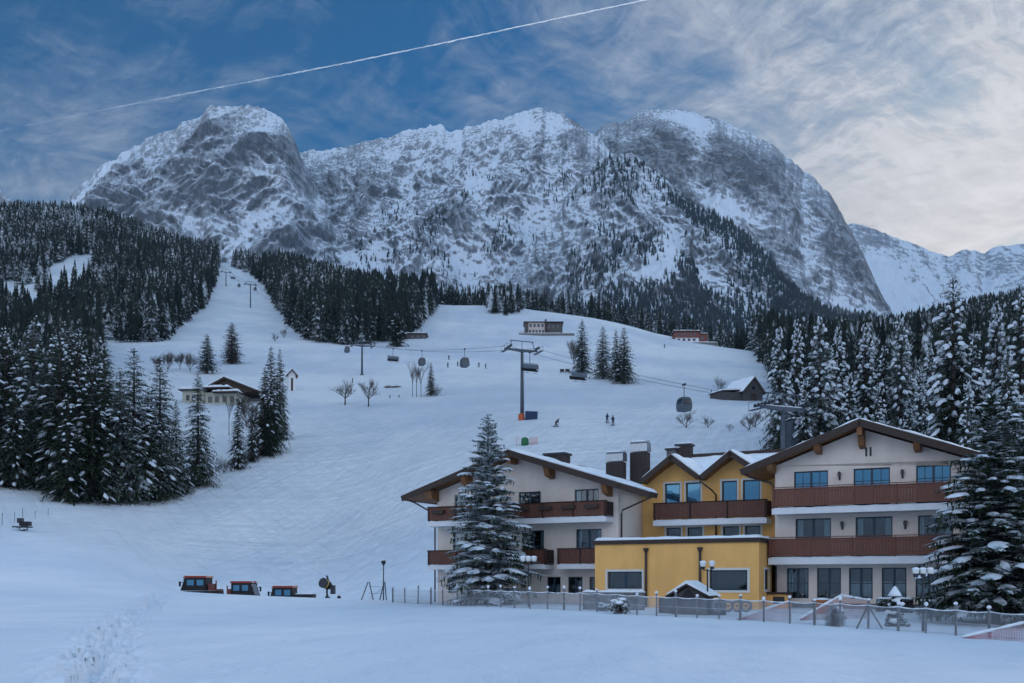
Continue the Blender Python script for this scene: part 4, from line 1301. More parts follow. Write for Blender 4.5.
def wall_grid(x0, x1, z0, z1, y0, y1, holes):
    """a wall with real openings: boxes round the holes"""
    b = MB()
    xs = sorted({x0, x1} | {h[0] for h in holes} | {h[1] for h in holes})
    xs = [x for x in xs if x0 <= x <= x1]
    for i in range(len(xs) - 1):
        a, c = xs[i], xs[i + 1]
        if c - a < 1e-4: continue
        hs = sorted([(h[2], h[3]) for h in holes if h[0] <= a + 1e-5 and h[1] >= c - 1e-5])
        z = z0
        for (ha, hb) in hs:
            if ha > z: b.box(a, c, y0, y1, z, ha)
            z = max(z, hb)
        if z < z1: b.box(a, c, y0, y1, z, z1)
    # weld the shared edges so that the wall reads as one body
    return b


def add_window(parent, x0, x1, z0, z1, y, cols=2, rows=1, curtain=0, surround=0.0, frame=0.07, casement=True, depth=0.16, name='window', glass=None):
    """frame in the opening, glass, curtains and a dark sheet for the room shade behind"""
    f = MB(); fy0, fy1 = y + depth - 0.05, y + depth + 0.03
    f.box(x0, x1, fy0, fy1, z0, z0 + frame); f.box(x0, x1, fy0, fy1, z1 - frame, z1)
    f.box(x0, x0 + frame, fy0, fy1, z0 + frame, z1 - frame); f.box(x1 - frame, x1, fy0, fy1, z0 + frame, z1 - frame)
    for k in range(1, cols):
        xc = x0 + (x1 - x0) * k / cols; f.box(xc - frame * 0.8, xc + frame * 0.8, fy0 - 0.01, fy1 - 0.01, z0 + frame, z1 - frame)
    for c in range(cols):
        a = x0 + (x1 - x0) * c / cols; e = x0 + (x1 - x0) * (c + 1) / cols
        for k in range(1, rows):
            zc = z0 + (z1 - z0) * k / rows; f.box(a + frame * 0.8, e - frame * 0.8, fy0 + 0.012, fy1 - 0.02, zc - 0.022, zc + 0.022)
        if casement and rows > 1 and (e - a) > 0.7:
            xm = (a + e) / 2; f.box(xm - 0.02, xm + 0.02, fy0 + 0.016, fy1 - 0.024, z0 + frame, z1 - frame)
    w = f.build(name, M_FRAME, parent)
    g = MB(); g.box(x0 + frame * 0.5, x1 - frame * 0.5, fy1 - 0.055, fy1 - 0.035, z0 + frame * 0.5, z1 - frame * 0.5)
    g.build('pane', glass or M_PANE, w)
    if curtain:
        r = random.Random(int(x0 * 100 + z0 * 10))
        spans = [(x0 + 0.06, x0 + (x1 - x0) * r.uniform(0.14, 0.26)), (x1 - (x1 - x0) * r.uniform(0.14, 0.26), x1 - 0.06)]
        if curtain == 2: spans = [(x0 + 0.06, x1 - 0.06)]
        for (a, e) in spans:
            c = MB(); n = max(6, int((e - a) / 0.06)); vs = []; fs = []
            zb = z0 + 0.05 if curtain == 1 else z0 + (z1 - z0) * 0.02
            zt = z1 - 0.06 if curtain == 1 else z0 + (z1 - z0) * 0.55
            for i in range(n + 1):
                xx = a + (e - a) * i / n; yy = y + depth + 0.12 + 0.03 * math.sin(i * 1.7)
                vs += [(xx, yy, zb), (xx, yy, zt)]
            for i in range(n): fs.append((2 * i, 2 * i + 2, 2 * i + 3, 2 * i + 1))
            c.add(vs, fs); c.build('curtain', M_CURT, w)
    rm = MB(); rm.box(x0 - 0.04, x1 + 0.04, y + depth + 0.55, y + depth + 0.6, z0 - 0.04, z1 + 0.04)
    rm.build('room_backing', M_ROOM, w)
    if surround > 0:
        s = MB(); k = surround
        s.box(x0 - k, x1 + k, y - 0.03, y + 0.05, z1 + 0.001, z1 + k); s.box(x0 - k, x1 + k, y - 0.045, y + 0.05, z0 - k, z0 - 0.001)
        s.box(x0 - k, x0 - 0.001, y - 0.03, y + 0.05, z0, z1); s.box(x1 + 0.001, x1 + k, y - 0.03, y + 0.05, z0, z1)
        s.build('surround', M_FRAMEW, w)
    return w


def balcony(parent, x0, x1, y0, y1, zs0, zs1, zp0, zp1, mat, rail=None, bw=0.16, boxes=False, snow=True):
    b = MB(); b.box(x0, x1, y0, y1, zs0, zs1)
    o = b.build('balcony', M_WHITE2, parent)
    p = MB(); n = max(2, int((x1 - x0) / bw)); w = (x1 - x0) / n
    yy = y0 + 0.05
    for i in range(n):
        p.box(x0 + i * w + 0.006, x0 + (i + 1) * w - 0.006, yy, yy + 0.028, zp0, zp1)
    p.build('board_panel', mat, o)
    q = MB(); q.box(x0 - 0.02, x1 + 0.02, yy + 0.035, yy + 0.075, zp0 + 0.1, zp0 + 0.2); q.box(x0 - 0.02, x1 + 0.02, yy + 0.035, yy + 0.075, zp1 - 0.2, zp1 - 0.1)
    q.box(x0 - 0.03, x1 + 0.03, yy - 0.05, yy + 0.13, zp1 + 0.002, zp1 + 0.06)
    q.box(x0 + 0.02, x0 + 0.06, yy + 0.08, y1 - 0.005, zp0 + 0.02, zp1 - 0.004); q.box(x1 - 0.06, x1 - 0.02, yy + 0.08, y1 - 0.005, zp0 + 0.02, zp1 - 0.004)
    k = max(2, int((x1 - x0) / 1.9))
    for i in range(k + 1):
        xc = x0 + 0.08 + (x1 - x0 - 0.16) * i / k
        q.box(xc - 0.05, xc + 0.05, yy + 0.08, yy + 0.17, zs1, zp1 - 0.004)
        q.box(xc - 0.045, xc + 0.045, yy - 0.035, yy - 0.002, zp0 - 0.03, zp1 - 0.006)
    if rail:
        q.tube([(x0, yy + 0.12, zp1 + rail), (x1, yy + 0.12, zp1 + rail)], 0.025, 6)
        for i in range(k + 1):
            xc = x0 + 0.08 + (x1 - x0 - 0.16) * i / k
            q.tube([(xc, yy + 0.12, zp1 + 0.062), (xc, yy + 0.12, zp1 + rail)], 0.02, 5)
    q.build('railing', M_BALCJ if mat is M_BALC else M_BALC2, o)
    if boxes:
        r = random.Random(int(x0 * 10)); i = 0
        x = x0 + 0.5
        while x < x1 - 1.0:
            f = MB(); f.box(x, x + 0.9, yy - 0.26, yy - 0.055, zp1 - 0.42, zp1 - 0.2); f.build('flower_box', M_WOODD, o)
            x += 1.6
    if snow:
        s = snow_strip(x0, x1, y0 - 0.01, y0 + 0.05, zs1 + 0.002, 0.05); s.build('snow_edge', M_SNOWCAP, o, True)
    return o


def snow_strip(x0, x1, y0, y1, z, th, n=None, seed=1):
    """lumpy snow lying on a flat top"""
    n = n or max(4, int((x1 - x0) / 0.25)); r = random.Random(seed)
    b = MB(); vs = []; fs = []
    for i in range(n + 1):
        x = x0 + (x1 - x0) * i / n; t = th * r.uniform(0.6, 1.25)
        if i in (0, n): t *= 0.3
        vs += [(x, y0, z), (x, y0 + (y1 - y0) * 0.08, z + t * 0.75), (x, (y0 + y1) / 2, z + t), (x, y1 - (y1 - y0) * 0.08, z + t * 0.75), (x, y1, z)]
    for i in range(n):
        for k in range(4):
            a = i * 5 + k; fs.append((a, a + 5, a + 6, a + 1))
        a = i * 5; fs.append((a, a + 4, a + 9, a + 5))
    fs.append((0, 1, 2, 3, 4)); a = n * 5; fs.append((a + 4, a + 3, a + 2, a + 1, a))
    return b.add(vs, fs)


def roof_slab(parent, xe, ze, xa, za, y0, y1, th=0.26, snow=0.2, name='roof', seed=1, dm=None):
    """one slope from eave (xe,ze) to ridge (xa,za); wood deck, dark verge board, snow above"""
    dx, dz = xa - xe, za - ze; L = math.hypot(dx, dz); nx, nz = -dz / L, dx / L
    if nz < 0: nx, nz = -nx, -nz
    def q(t, h): return (xe + dx * t + nx * h, ze + dz * t + nz * h)
    def order(pts):
        a = sum(pts[i][0] * pts[(i + 1) % len(pts)][1] - pts[(i + 1) % len(pts)][0] * pts[i][1] for i in range(len(pts)))
        return pts if a > 0 else pts[::-1]
    dk = MB(); dk.prism(order([q(0, -th), q(1, -th), q(1, -0.02), q(0, -0.02)]), y0 + 0.05, y1)
    deck = dk.build(name, dm or M_WOODB, parent)
    vb = MB(); vb.prism(order([q(-0.01, -th - 0.10), q(1.0, -th - 0.10), q(1.0, 0.03), q(-0.01, 0.03)]), y0 - 0.02, y0 + 0.045)
    ev = order([q(-0.014, -th - 0.02), q(-0.001, -th - 0.02), q(-0.001, 0.02), q(-0.014, 0.02)])
    vb.prism(ev, y0 + 0.05, y1)
    vb.build('verge_board', dm or M_WOODD, deck)
    # snow blanket: lumpy sheet
    r = np.random.RandomState(seed); nu, nv = max(8, int(L / 0.3)), max(8, int((y1 - y0) / 0.5))
    U, Vv = np.meshgrid(np.linspace(0.004, 1.0, nu), np.linspace(0, 1, nv), indexing='ij')
    hgt = snow * (0.85 + 0.5 * fbm(U * L / 1.3 + seed, Vv * (y1 - y0) / 1.7, seed * 1.1, 3)) * (0.35 + 0.65 * sstep(0, 0.05, U)) * (0.35 + 0.65 * sstep(0, 0.03, Vv))
    X = xe + dx * U + nx * hgt; Z = ze + dz * U + nz * hgt; Y = y0 + 0.02 + (y1 - y0 - 0.04) * Vv
    top = np.stack([X, Y, Z], -1).reshape(-1, 3)
    X2 = xe + dx * U; Z2 = ze + dz * U + 0.0
    bot = np.stack([X2, Y, Z2], -1).reshape(-1, 3)
    fc = grid_faces(nu, nv); n = len(top)
    if dx > 0: fc = fc[:, ::-1]
    sides = []
    for i in range(nu - 1):
        a, b2 = i * nv, (i + 1) * nv; sides.append((a, b2, b2 + n, a + n)); a, b2 = i * nv + nv - 1, (i + 1) * nv + nv - 1; sides.append((b2, a, a + n, b2 + n))
    for j in range(nv - 1):
        sides.append((j + 1, j, j + n, j + 1 + n))
    me = np_mesh('roof_snow', np.concatenate([top, bot]), np.concatenate([fc[:, ::-1], np.array(sides)]), M_SNOWCAP)
    link_mesh('snow_cover', me, deck)
    return deck


def corbel(parent, x, z, y0, y1, w=0.3, h=0.5):
    b = MB(); b.prism_x([(y0, z - h * 0.25), (y0 + 0.25, z - h), (y1, z - h * 1.25), (y1, z), (y0, z)], x - w / 2, x + w / 2)
    b.build('bracket', M_WOODB, parent)


def downpipe(parent, pts, r=0.055, hopper=False):
    b = MB(); b.tube(pts, r, 8)
    if hopper:
        x, y, z = pts[0]; b.lathe([(0.06, -0.28), (0.16, -0.06), (0.17, 0.02), (0.10, 0.03)], 8, (x, y, z))
    b.build('downpipe', M_PIPE, parent, True)


def lantern(parent, x, z):
    b = MB(); b.box(x - 0.05, x + 0.05, -0.03, 0.0 - 0.002, z - 0.22, z + 0.1); b.tube([(x, -0.03, z - 0.05), (x, -0.12, z - 0.12), (x, -0.17, z - 0.06)], 0.018, 5)
    o = b.build('wall_lantern', M_METALD, parent)
    c = MB(); c.lathe([(0.06, -0.06), (0.10, 0.16), (0.0, 0.17)], 6, (x, -0.17, z)); c.lathe([(0.13, 0.172), (0.02, 0.27)], 6, (x, -0.17, z)); c.build('lamp_glass', M_DGLASS, o)


def chimney(parent, x0, x1, y0, y1, z0, z1, cap=0.5, ribs=True):
    b = MB(); b.box(x0, x1, y0, y1, z0, z1)
    o = b.build('chimney', M_WOODD if ribs else M_STONE, parent)
    if ribs:
        r = MB(); n = max(3, int((x1 - x0) / 0.16))
        for i in range(n + 1):
            x = x0 + (x1 - x0) * i / n; r.box(x - 0.02, x + 0.02, y0 - 0.03, y0 - 0.001, z0, z1 - 0.02)
        r.build('cladding', M_METALD, o)
    if cap > 0:
        c = MB(); k = 0.04
        c.prism_x([(y0 - k, z1 + 0.06), (y1 + k, z1 + 0.06), (y1 + k, z1 + cap * 0.7), ((y0 + y1) / 2, z1 + cap), (y0 - k, z1 + cap * 0.7)], x0 - k, x1 + k)
        c.build('chimney_cap', M_METAL, o)
        s = snow_strip(x0 - k, x1 + k, y0 - k, y1 + k, z1 + cap * 0.86, 0.12, 6, 3); s.build('snow_cap', M_SNOWCAP, o, True)
    else:
        c = MB(); c.box(x0 - 0.1, x1 + 0.1, y0 - 0.1, y1 + 0.1, z1 + 0.002, z1 + 0.14); c.build('chimney_cap', M_METALD, o)
        s = snow_strip(x0 - .1, x1 + .1, y0 - .1, y1 + .1, z1 + 0.143, 0.16, 6, 4); s.build('snow_cap', M_SNOWCAP, o, True)


def hotel_right():
    o = thing('hotel_wing', 'white hotel wing with long red balconies, blue windows and a wide brown gable', 'hotel', H_O, H_RZ)
    X0, X1 = -4.67, 6.6
    up = [(S_AT(a, 0), S_AT(b, 0), 5.72, 7.84) for a, b in ((794, 828), (853.5, 890), (916, 951))]
    mid = [(S_AT(a, 0), S_AT(b, 0), 2.96, 5.12) for a, b in ((795.5, 831), (855.5, 892.5), (918, 953))]
    gr = [(S_AT(a, 0), S_AT(b, 0), 0.55, 2.28) for a, b in ((786.7, 808.6), (817, 841), (849, 872.7), (881.7, 906.5), (915.5, 942), (951, 976))]
    w = wall_grid(X0, X1, -1.0, 8.0, 0.0, 0.34, up + mid + gr)
    ax, az = 0.2, 10.41; ta = 0.40
    def under(x): return az - 0.366 * abs(x - ax) - ta
    w.prism([(X0, 8.0), (X1, 8.0), (X1, under(X1)), (ax, under(ax)), (X0, under(X0))], 0.0, 0.34)
    w.box(X0, X0 + 0.3, 0.341, 14, -1, under(X0) - 0.05); w.box(X1 - 0.3, X1, 0.341, 14, -1, under(X1) - 0.02); w.box(X0 + 0.3, X1 - 0.3, 13.7, 14, -1, 7.9)
    w.build('wall', M_WHITE, o)
    for i, h in enumerate(up): add_window(o, *h, 0.0, 2, 3, 0, frame=0.075, glass=M_PANEB)
    for i, h in enumerate(mid): add_window(o, *h, 0.0, 2, 2, 1, frame=0.075, casement=False)
    for i, h in enumerate(gr): add_window(o, *h, 0.0, 2, 2, (1, 0, 2, 2, 2, 0)[i], frame=0.075, casement=False, surround=0.0)
    roof_slab(o, -6.35, 8.01, ax, az, -1.25, 15, seed=3)
    roof_slab(o, 7.75, az - 0.366 * (7.75 - ax), ax, az, -1.25, 15, seed=4)
    rb = MB(); rb.box(ax - 0.14, ax + 0.14, -1.18, -0.002, az - 0.85, az - 0.36); rb.build('ridge_beam', M_WOODB, o)
    for x in (-4.75, -2.15, 3.1, 6.0): corbel(o, x, under(x) + 0.12, -1.1, -0.002, 0.34, 0.42)
    corbel(o, ax, az - 0.8, -0.85, -0.002, 0.3, 0.55)
    balcony(o, -4.55, 6.6, -1.3, -0.002, 5.33, 5.64, 5.76, 6.72, M_BALC2, 0.14)
    balcony(o, -4.75, 6.6, -1.3, -0.002, 2.48, 2.84, 2.96, 3.88, M_BALC2, 0.14)
    for x, z in ((S_AT(839.7, 0), 7.45), (S_AT(902.6, 0), 7.4), (S_AT(842.4, 0), 4.65), (S_AT(905.4, 0), 4.6)): lantern(o, x, z)
    for px in (866.3, 870.6):
        v = MB(); x = S_AT(px, 0); v.box(x - 0.055, x + 0.055, -0.02, -0.001, 8.5, 9.0); v.build('vent_slit', M_METALD, o)
    downpipe(o, [(-6.2, -0.9, 7.75), (-6.0, -0.6, 7.6), (-4.9, -0.08, 7.25), (-4.75, -0.07, 7.1), (-4.75, -0.07, 5.7)])
    downpipe(o, [(-4.60, -0.08, 2.4), (-4.60, -0.08, 0.1)], 0.05)
    ch = MB(); ch.box(-4.66, 6.6, -0.05, -0.001, -1.0, 0.28); ch.build('plinth', M_STONE, o)
    return o


def hotel_left():
    o = thing('hotel_wing', 'white hotel wing with brown balconies behind the lone spruce at the left end', 'hotel', H_O, H_RZ)
    X0, X1 = -27.84, -14.46
    up = [(S_AT(a, 0), S_AT(b, 0), 5.66, 7.40) for a, b in ((454.6, 477), (518.6, 540.8), (574.6, 598.5))]
    mid = [(S_AT(a, 0), S_AT(b, 0), 2.74, 4.85) for a, b in ((453, 476), (522, 544), (576, 601.5))]
    gr = [(S_AT(a, 0), S_AT(b, 0), 0.72, 1.80) for a, b in ((448, 456), (547, 560.5), (568, 582.5), (589.5, 595))]
    w = wall_grid(X0, X1, -1.0, 7.5, 0.0, 0.34, up + mid + gr)
    ax, az = -21.67, 10.06; ta = 0.38; k = 0.322
    def under(x): return az - k * abs(x - ax) - ta
    w.prism([(X0, 7.5), (X1, 7.5), (X1, max(7.51, under(X1))), (ax, under(ax)), (X0, under(X0))], 0.0, 0.34)
    w.box(X0, X0 + 0.3, 0.341, 14, -1, 7.4); w.box(X1 - 0.3, X1, 0.341, 14, -1, 7.3); w.box(X0 + 0.3, X1 - 0.3, 13.7, 14, -1, 7.4)
    w.build('wall', M_WHITE, o)
    for h in up: add_window(o, *h, 0.0, 2, 2, 1, frame=0.08, casement=True)
    for h in mid: add_window(o, *h, 0.0, 2, 2, 1, frame=0.08, casement=False)
    for i, h in enumerate(gr): add_window(o, *h, 0.0, 2 if 0 < i < 3 else 1, 2 if i == 1 else 1, 2 if i == 1 else 0, frame=0.06, casement=False)
    roof_slab(o, -29.95, az - k * (ax + 29.95), ax, az, -1.25, 15, seed=5)
    roof_slab(o, -13.9, az - k * (-13.9 - ax), ax, az, -1.25, 15, seed=6)
    roof_slab(o, -11.9, az - k * (-11.9 - ax), -13.9, az - k * (-13.9 - ax), -1.25, 0.15, seed=7)
    rb = MB(); rb.box(ax - 0.14, ax + 0.14, -1.18, -0.002, az - 0.83, az - 0.34); rb.build('ridge_beam', M_WOODB, o)
    for x in (-27.95, -25.2, -19.0, -15.0): corbel(o, x, under(x) + 0.1, -1.1, -0.002, 0.5 if x < -27 else 0.36, 0.62)
    balcony(o, -27.84, -14.75, -1.3, -0.002, 5.22, 5.52, 5.62, 6.5, M_BALC, None, 0.2, True)
    balcony(o, -27.84, -18.9, -1.3, -0.002, 2.30, 2.56, 2.64, 3.55, M_BALC, None, 0.2)
    balcony(o, -18.1, -14.9, -1.3, -0.002, 2.30, 2.56, 2.64, 3.55, M_BALC, None, 0.2)
    downpipe(o, [(-29.6, -0.9, 7.1), (-29.3, -0.6, 6.95), (-28.3, -0.1, 6.3), (-28.0, -0.06, 6.1), (-28.0, -0.06, 0.0)])
    downpipe(o, [(-12.0, -0.4, 6.72), (-12.4, -0.3, 6.6), (-14.3, 0.35, 6.0), (-14.38, 0.4, 5.8), (-14.38, 0.4, 4.1)])
    x = S_AT(557, 5.0); chimney(o, x - 0.75, x + 0.75, 4.5, 5.6, 9.2, 10.35, 0)
    x = S_AT(616, 6.0); chimney(o, x - 0.6, x + 0.6, 5.7, 6.4, 7.9, 9.75, 0.8)
    x = S_AT(640, 7.0); chimney(o, x - 0.6, x + 0.6, 6.7, 7.4, 7.4, 10.45, 0.85)
    return o


def hotel_yellow():
    o = thing('hotel_house', 'yellow middle house with two small gables above the flat roofed yellow annex', 'hotel', H_O, H_RZ)
    D = 4.2; X0, X1 = -14.44, -4.69
    up = [(S_AT(a, D), S_AT(b, D), 5.78, 7.92) for a, b in ((665, 680), (686, 700.5), (722, 737), (743, 760))]
    lo = [(S_AT(a, D), S_AT(b, D), 4.15, 5.02) for a, b in ((666.5, 681), (687.5, 702.5), (723, 739), (745, 760.5))]
    w = wall_grid(X0, X1, -1.0, 8.0, D, D + 0.34, up + lo)
    g1, g2, va, le, re = (-12.05, 9.66), (-8.2, 9.68), (-10.15, 8.2), (-14.2, 8.1), (-6.1, 8.2)
    w.prism([(X0, 8.0), (X1, 8.0), (re[0], re[1] - 0.15 + 0.0), (g2[0], g2[1] - 0.34), (va[0], va[1] - 0.1), (g1[0], g1[1] - 0.34), (le[0], 8.02)], D, D + 0.34)
    w.box(X0 + 0.01, X1 - 0.01, 13.5, 13.8, 0, 7.9)
    w.build('wall', M_YELLOW, o)
    for i, h in enumerate(up): add_window(o, *h, D, 1, 1, 0, surround=0.12, frame=0.08, glass=M_PANEB)
    for h in lo: add_window(o, *h, D, 1, 1, 0, surround=0.12, frame=0.07)
    y0 = 3.0
    for i, (e, a) in enumerate(((le, g1), (va, g1), (va, g2), (re, g2))):
        roof_slab(o, e[0], e[1], a[0], a[1], y0, 9.0, 0.2, 0.2, 'gable_roof', 10 + i)
    # main roof behind, ridge along the house
    vs = MB(); vs.prism_x([(5.2, 7.95), (9.4, 10.05), (13.8, 8.0), (13.8, 7.8), (9.4, 9.8), (5.2, 7.75)], X0 - 0.02 + 0.3, 0.5)
    r = vs.build('roof', M_WOODD, o)
    for (ya, za, yb, zb, sd) in ((5.1, 8.0, 9.4, 10.06, 1), (13.9, 8.05, 9.4, 10.06, 2)):
        nu, nv = 20, 60
        U, Vv = np.meshgrid(np.linspace(0, 1, nu), np.linspace(0, 1, nv), indexing='ij')
        hh = 0.22 + 0.10 * fbm(U * 4, Vv * 12, sd, 3)
        Vq = np.stack([X0 + 0.3 + (0.5 - X0 - 0.3) * Vv, ya + (yb - ya) * U, za + (zb - za) * U + hh], -1).reshape(-1, 3)
        link_mesh('snow_cover', np_mesh('main_roof_snow', Vq, grid_faces(nu, nv), M_SNOWCAP), r)
    rc = MB(); rc.box(X0 + 0.3, 0.5, 9.25, 9.55, 10.2, 10.42); rc.build('ridge_cap', M_WOODD, r)
    x0, x1 = S_AT(653.5, 3.0), S_AT(767, 3.0)
    balcony(o, x0, x1, 2.9, D - 0.002, 5.1, 5.42, 5.55, 6.52, M_BALC, None, 0.12, False)
    downpipe(o, [(va[0], 3.1, 7.9), (-9.5, 3.6, 7.3), (-9.4, D - 0.08, 7.05), (-9.4, D - 0.08, 4.2)])
    x = S_AT(674, 9.2); chimney(o, x - 0.45, x + 0.45, 8.9, 9.6, 9.8, 10.75, 0, False)
    x = S_AT(684.5, 9.2); chimney(o, x - 0.5, x + 0.5, 8.9, 9.6, 9.8, 11.0, 0, True)
    # flat annex
    A0, A1, AY, AZ = -14.75, -4.85, -3.0, 3.72
    an = [(S_AT(607.5, AY), S_AT(642, AY), 1.08, 2.10), (S_AT(709.5, AY), S_AT(747.5, AY), 1.02, 2.16)]
    w = wall_grid(A0, A1, -1.0, AZ, AY, AY + 0.3, an)
    sw = [(-1.75, -0.75, 1.05, 2.2)]
    # side wall with its window (runs back along y)
    ys = [AY + 0.301, -1.75, -0.75, 4.19]
    for a, b2, z0, z1 in ((ys[0], ys[1], -1, AZ), (ys[1], ys[2], -1, 1.05), (ys[1], ys[2], 2.2, AZ), (ys[2], -0.05, -1, AZ)):
        w.box(A1 - 0.3, A1, a, b2, z0, z1)
    w.box(A0, A0 + 0.3, AY + 0.301, -0.1, -1, AZ)
    an_o = w.build('annex', M_YELLOW, o)
    add_window(an_o, *an[0], AY, 2, 1, 0, surround=0.13, frame=0.09)
    add_window(an_o, *an[1], AY, 1, 1, 0, surround=0.13, frame=0.09)
    f = MB(); f.box(A1 - 0.14, A1 - 0.08, -1.75, -1.68, 1.05, 2.2); f.box(A1 - 0.14, A1 - 0.08, -0.82, -0.75, 1.05, 2.2); f.box(A1 - 0.14, A1 - 0.08, -1.68, -0.82, 2.13, 2.2); f.box(A1 - 0.14, A1 - 0.08, -1.68, -0.82, 1.05, 1.12)
    fo = f.build('window', M_FRAME, an_o)
    g = MB(); g.box(A1 - 0.2, A1 - 0.15, -1.75, -0.75, 1.05, 2.2); g.build('pane', M_DGLASS, fo)
    s = MB(); s.box(A1 + 0.001, A1 + 0.03, -1.87, -1.75, 0.93, 2.32); s.box(A1 + 0.001, A1 + 0.03, -0.75, -0.63, 0.93, 2.32); s.box(A1 + 0.001, A1 + 0.03, -1.748, -0.752, 2.2, 2.32); s.box(A1 + 0.001, A1 + 0.05, -1.748, -0.752, 0.93, 1.05); s.build('surround', M_FRAMEW, fo)
    t = MB(); t.box(A0 - 0.12, A1 + 0.12, AY - 0.12, 4.19, AZ + 0.001, AZ + 0.24); rf = t.build('flat_roof', M_WOODD, an_o)
    nu, nv = 50, 36
    U, Vv = np.meshgrid(np.linspace(0, 1, nu), np.linspace(0, 1, nv), indexing='ij')
    ed = np.minimum(np.minimum(U, 1 - U) * 10, Vv * 7.3)
    hh = 0.10 * sstep(0, 0.25, ed) * (1.0 + 0.5 * fbm(U * 8, Vv * 6, 3.0, 3)) + 0.06 - 0.055 * (ed < 0.01)
    Vq = np.stack([A0 - 0.10 + (A1 - A0 + 0.20) * U, AY - 0.10 + 7.28 * Vv, AZ + 0.245 + hh], -1).reshape(-1, 3)
    link_mesh('snow_cover', np_mesh('annex_snow', Vq, grid_faces(nu, nv)[:, ::-1], M_SNOWCAP), rf)
    for px in (646.5, 700.5): 
        x = S_AT(px, AY); downpipe(an_o, [(x, AY - 0.1, 3.45), (x, AY - 0.1, -0.2)], 0.075, True)
    st = MB(); st.box(A1 + 0.002, A1 + 1.15, -1.2, -0.06, -1.0, 0.78); st.build('side_porch', M_YELLOW, an_o)
    st = MB(); st.box(A1 + 0.002, A1 + 1.25, -1.3, -0.06, 0.782, 0.9); st.build('porch_ledge', M_WOODD, an_o)
    v = MB(); v.box(A1 + 0.35, A1 + 1.0, -1.225, -1.202, 0.25, 0.65); v.build('vent', M_METALD, an_o)
    return o


hotel_right(); hotel_left(); hotel_yellow()

# ------------------------------------------------------------------ huts and houses on the slope


def hut_base(name, label, cat, px, Y, rz=0.0, dz=0.0):
    p = P(px, Y); p.z += dz
    return thing(name, label, cat, p, rz)


def flat_window(parent, x0, x1, z0, z1, y, mat=None):
    f = MB(); k = 0.08
    f.box(x0, x1, y - 0.05, y - 0.002, z0, z0 + k); f.box(x0, x1, y - 0.05, y - 0.002, z1 - k, z1); f.box(x0, x0 + k, y - 0.05, y - 0.002, z0 + k, z1 - k); f.box(x1 - k, x1, y - 0.05, y - 0.002, z0 + k, z1 - k)
    w = f.build('window', mat or M_FRAME, parent)
    g = MB(); g.box(x0 + k, x1 - k, y - 0.02, y - 0.003, z0 + k, z1 - k); g.build('pane', M_DGLASS, w)


def slope_restaurant():
    Y = G(543, 335, 350).y; k = Y / F
    o = hut_base('mountain_hut', 'long flat roofed hut with pale left half and dark wooden right half', 'hut', 543.5, Y)
    W, Hh = 38 * k, 13.5 * k; x0 = -W / 2; xm = x0 + W * 0.56
    b = MB(); b.box(x0, xm, 0, 9, -3, Hh * 0.92); b.build('wall', M_PINK, o)
    b = MB(); b.box(xm + 0.01, -x0, 0.1, 9, -3, Hh * 0.9); b.build('wood_wall', M_GREYWOOD, o)
    b = MB(); b.box(x0 - 0.01, x0 + W * 0.10, -0.2, -0.01, -2, Hh * 0.9); b.build('side_panel', M_GREYWOOD, o)
    n = 6
    for i in range(4):
        a = x0 + W * (0.13 + 0.105 * i); flat_window(o, a, a + W * 0.06, Hh * 0.58, Hh * 0.80, 0)
    for i in range(5):
        a = x0 + W * (0.12 + 0.085 * i); flat_window(o, a, a + W * 0.055, Hh * 0.08, Hh * 0.36, 0)
    for i in range(3):
        a = xm + W * (0.05 + 0.12 * i); flat_window(o, a, a + W * 0.07, Hh * 0.45, Hh * 0.75, 0.1)
    r = MB(); r.box(x0 - 0.5, -x0 + 0.5, -0.9, 9.6, Hh * 0.921, Hh * 0.97); rf = r.build('roof', M_WOODD, o)
    snow_strip(x0 - 0.5, -x0 + 0.5, -0.9, 9.6, Hh * 0.972, 0.35, 24, 5).build('snow_cover', M_SNOWCAP, rf, True)
    c = MB(); c.box(xm - 0.5, xm + 0.5, -0.35, 0.5 - 0.6, -1, Hh * 1.14); c.build('chimney', M_WOODD, o)
    d = MB(); d.box(x0 - 3, -x0 + 6, -4.0, -0.91, -3.2, -0.1); d.build('terrace', M_STONE, o)
    snow_strip(x0 - 3, -x0 + 6, -4.05, -0.92, -0.098, 0.4, 30, 6).build('snow_cover', M_SNOWCAP, o, True)


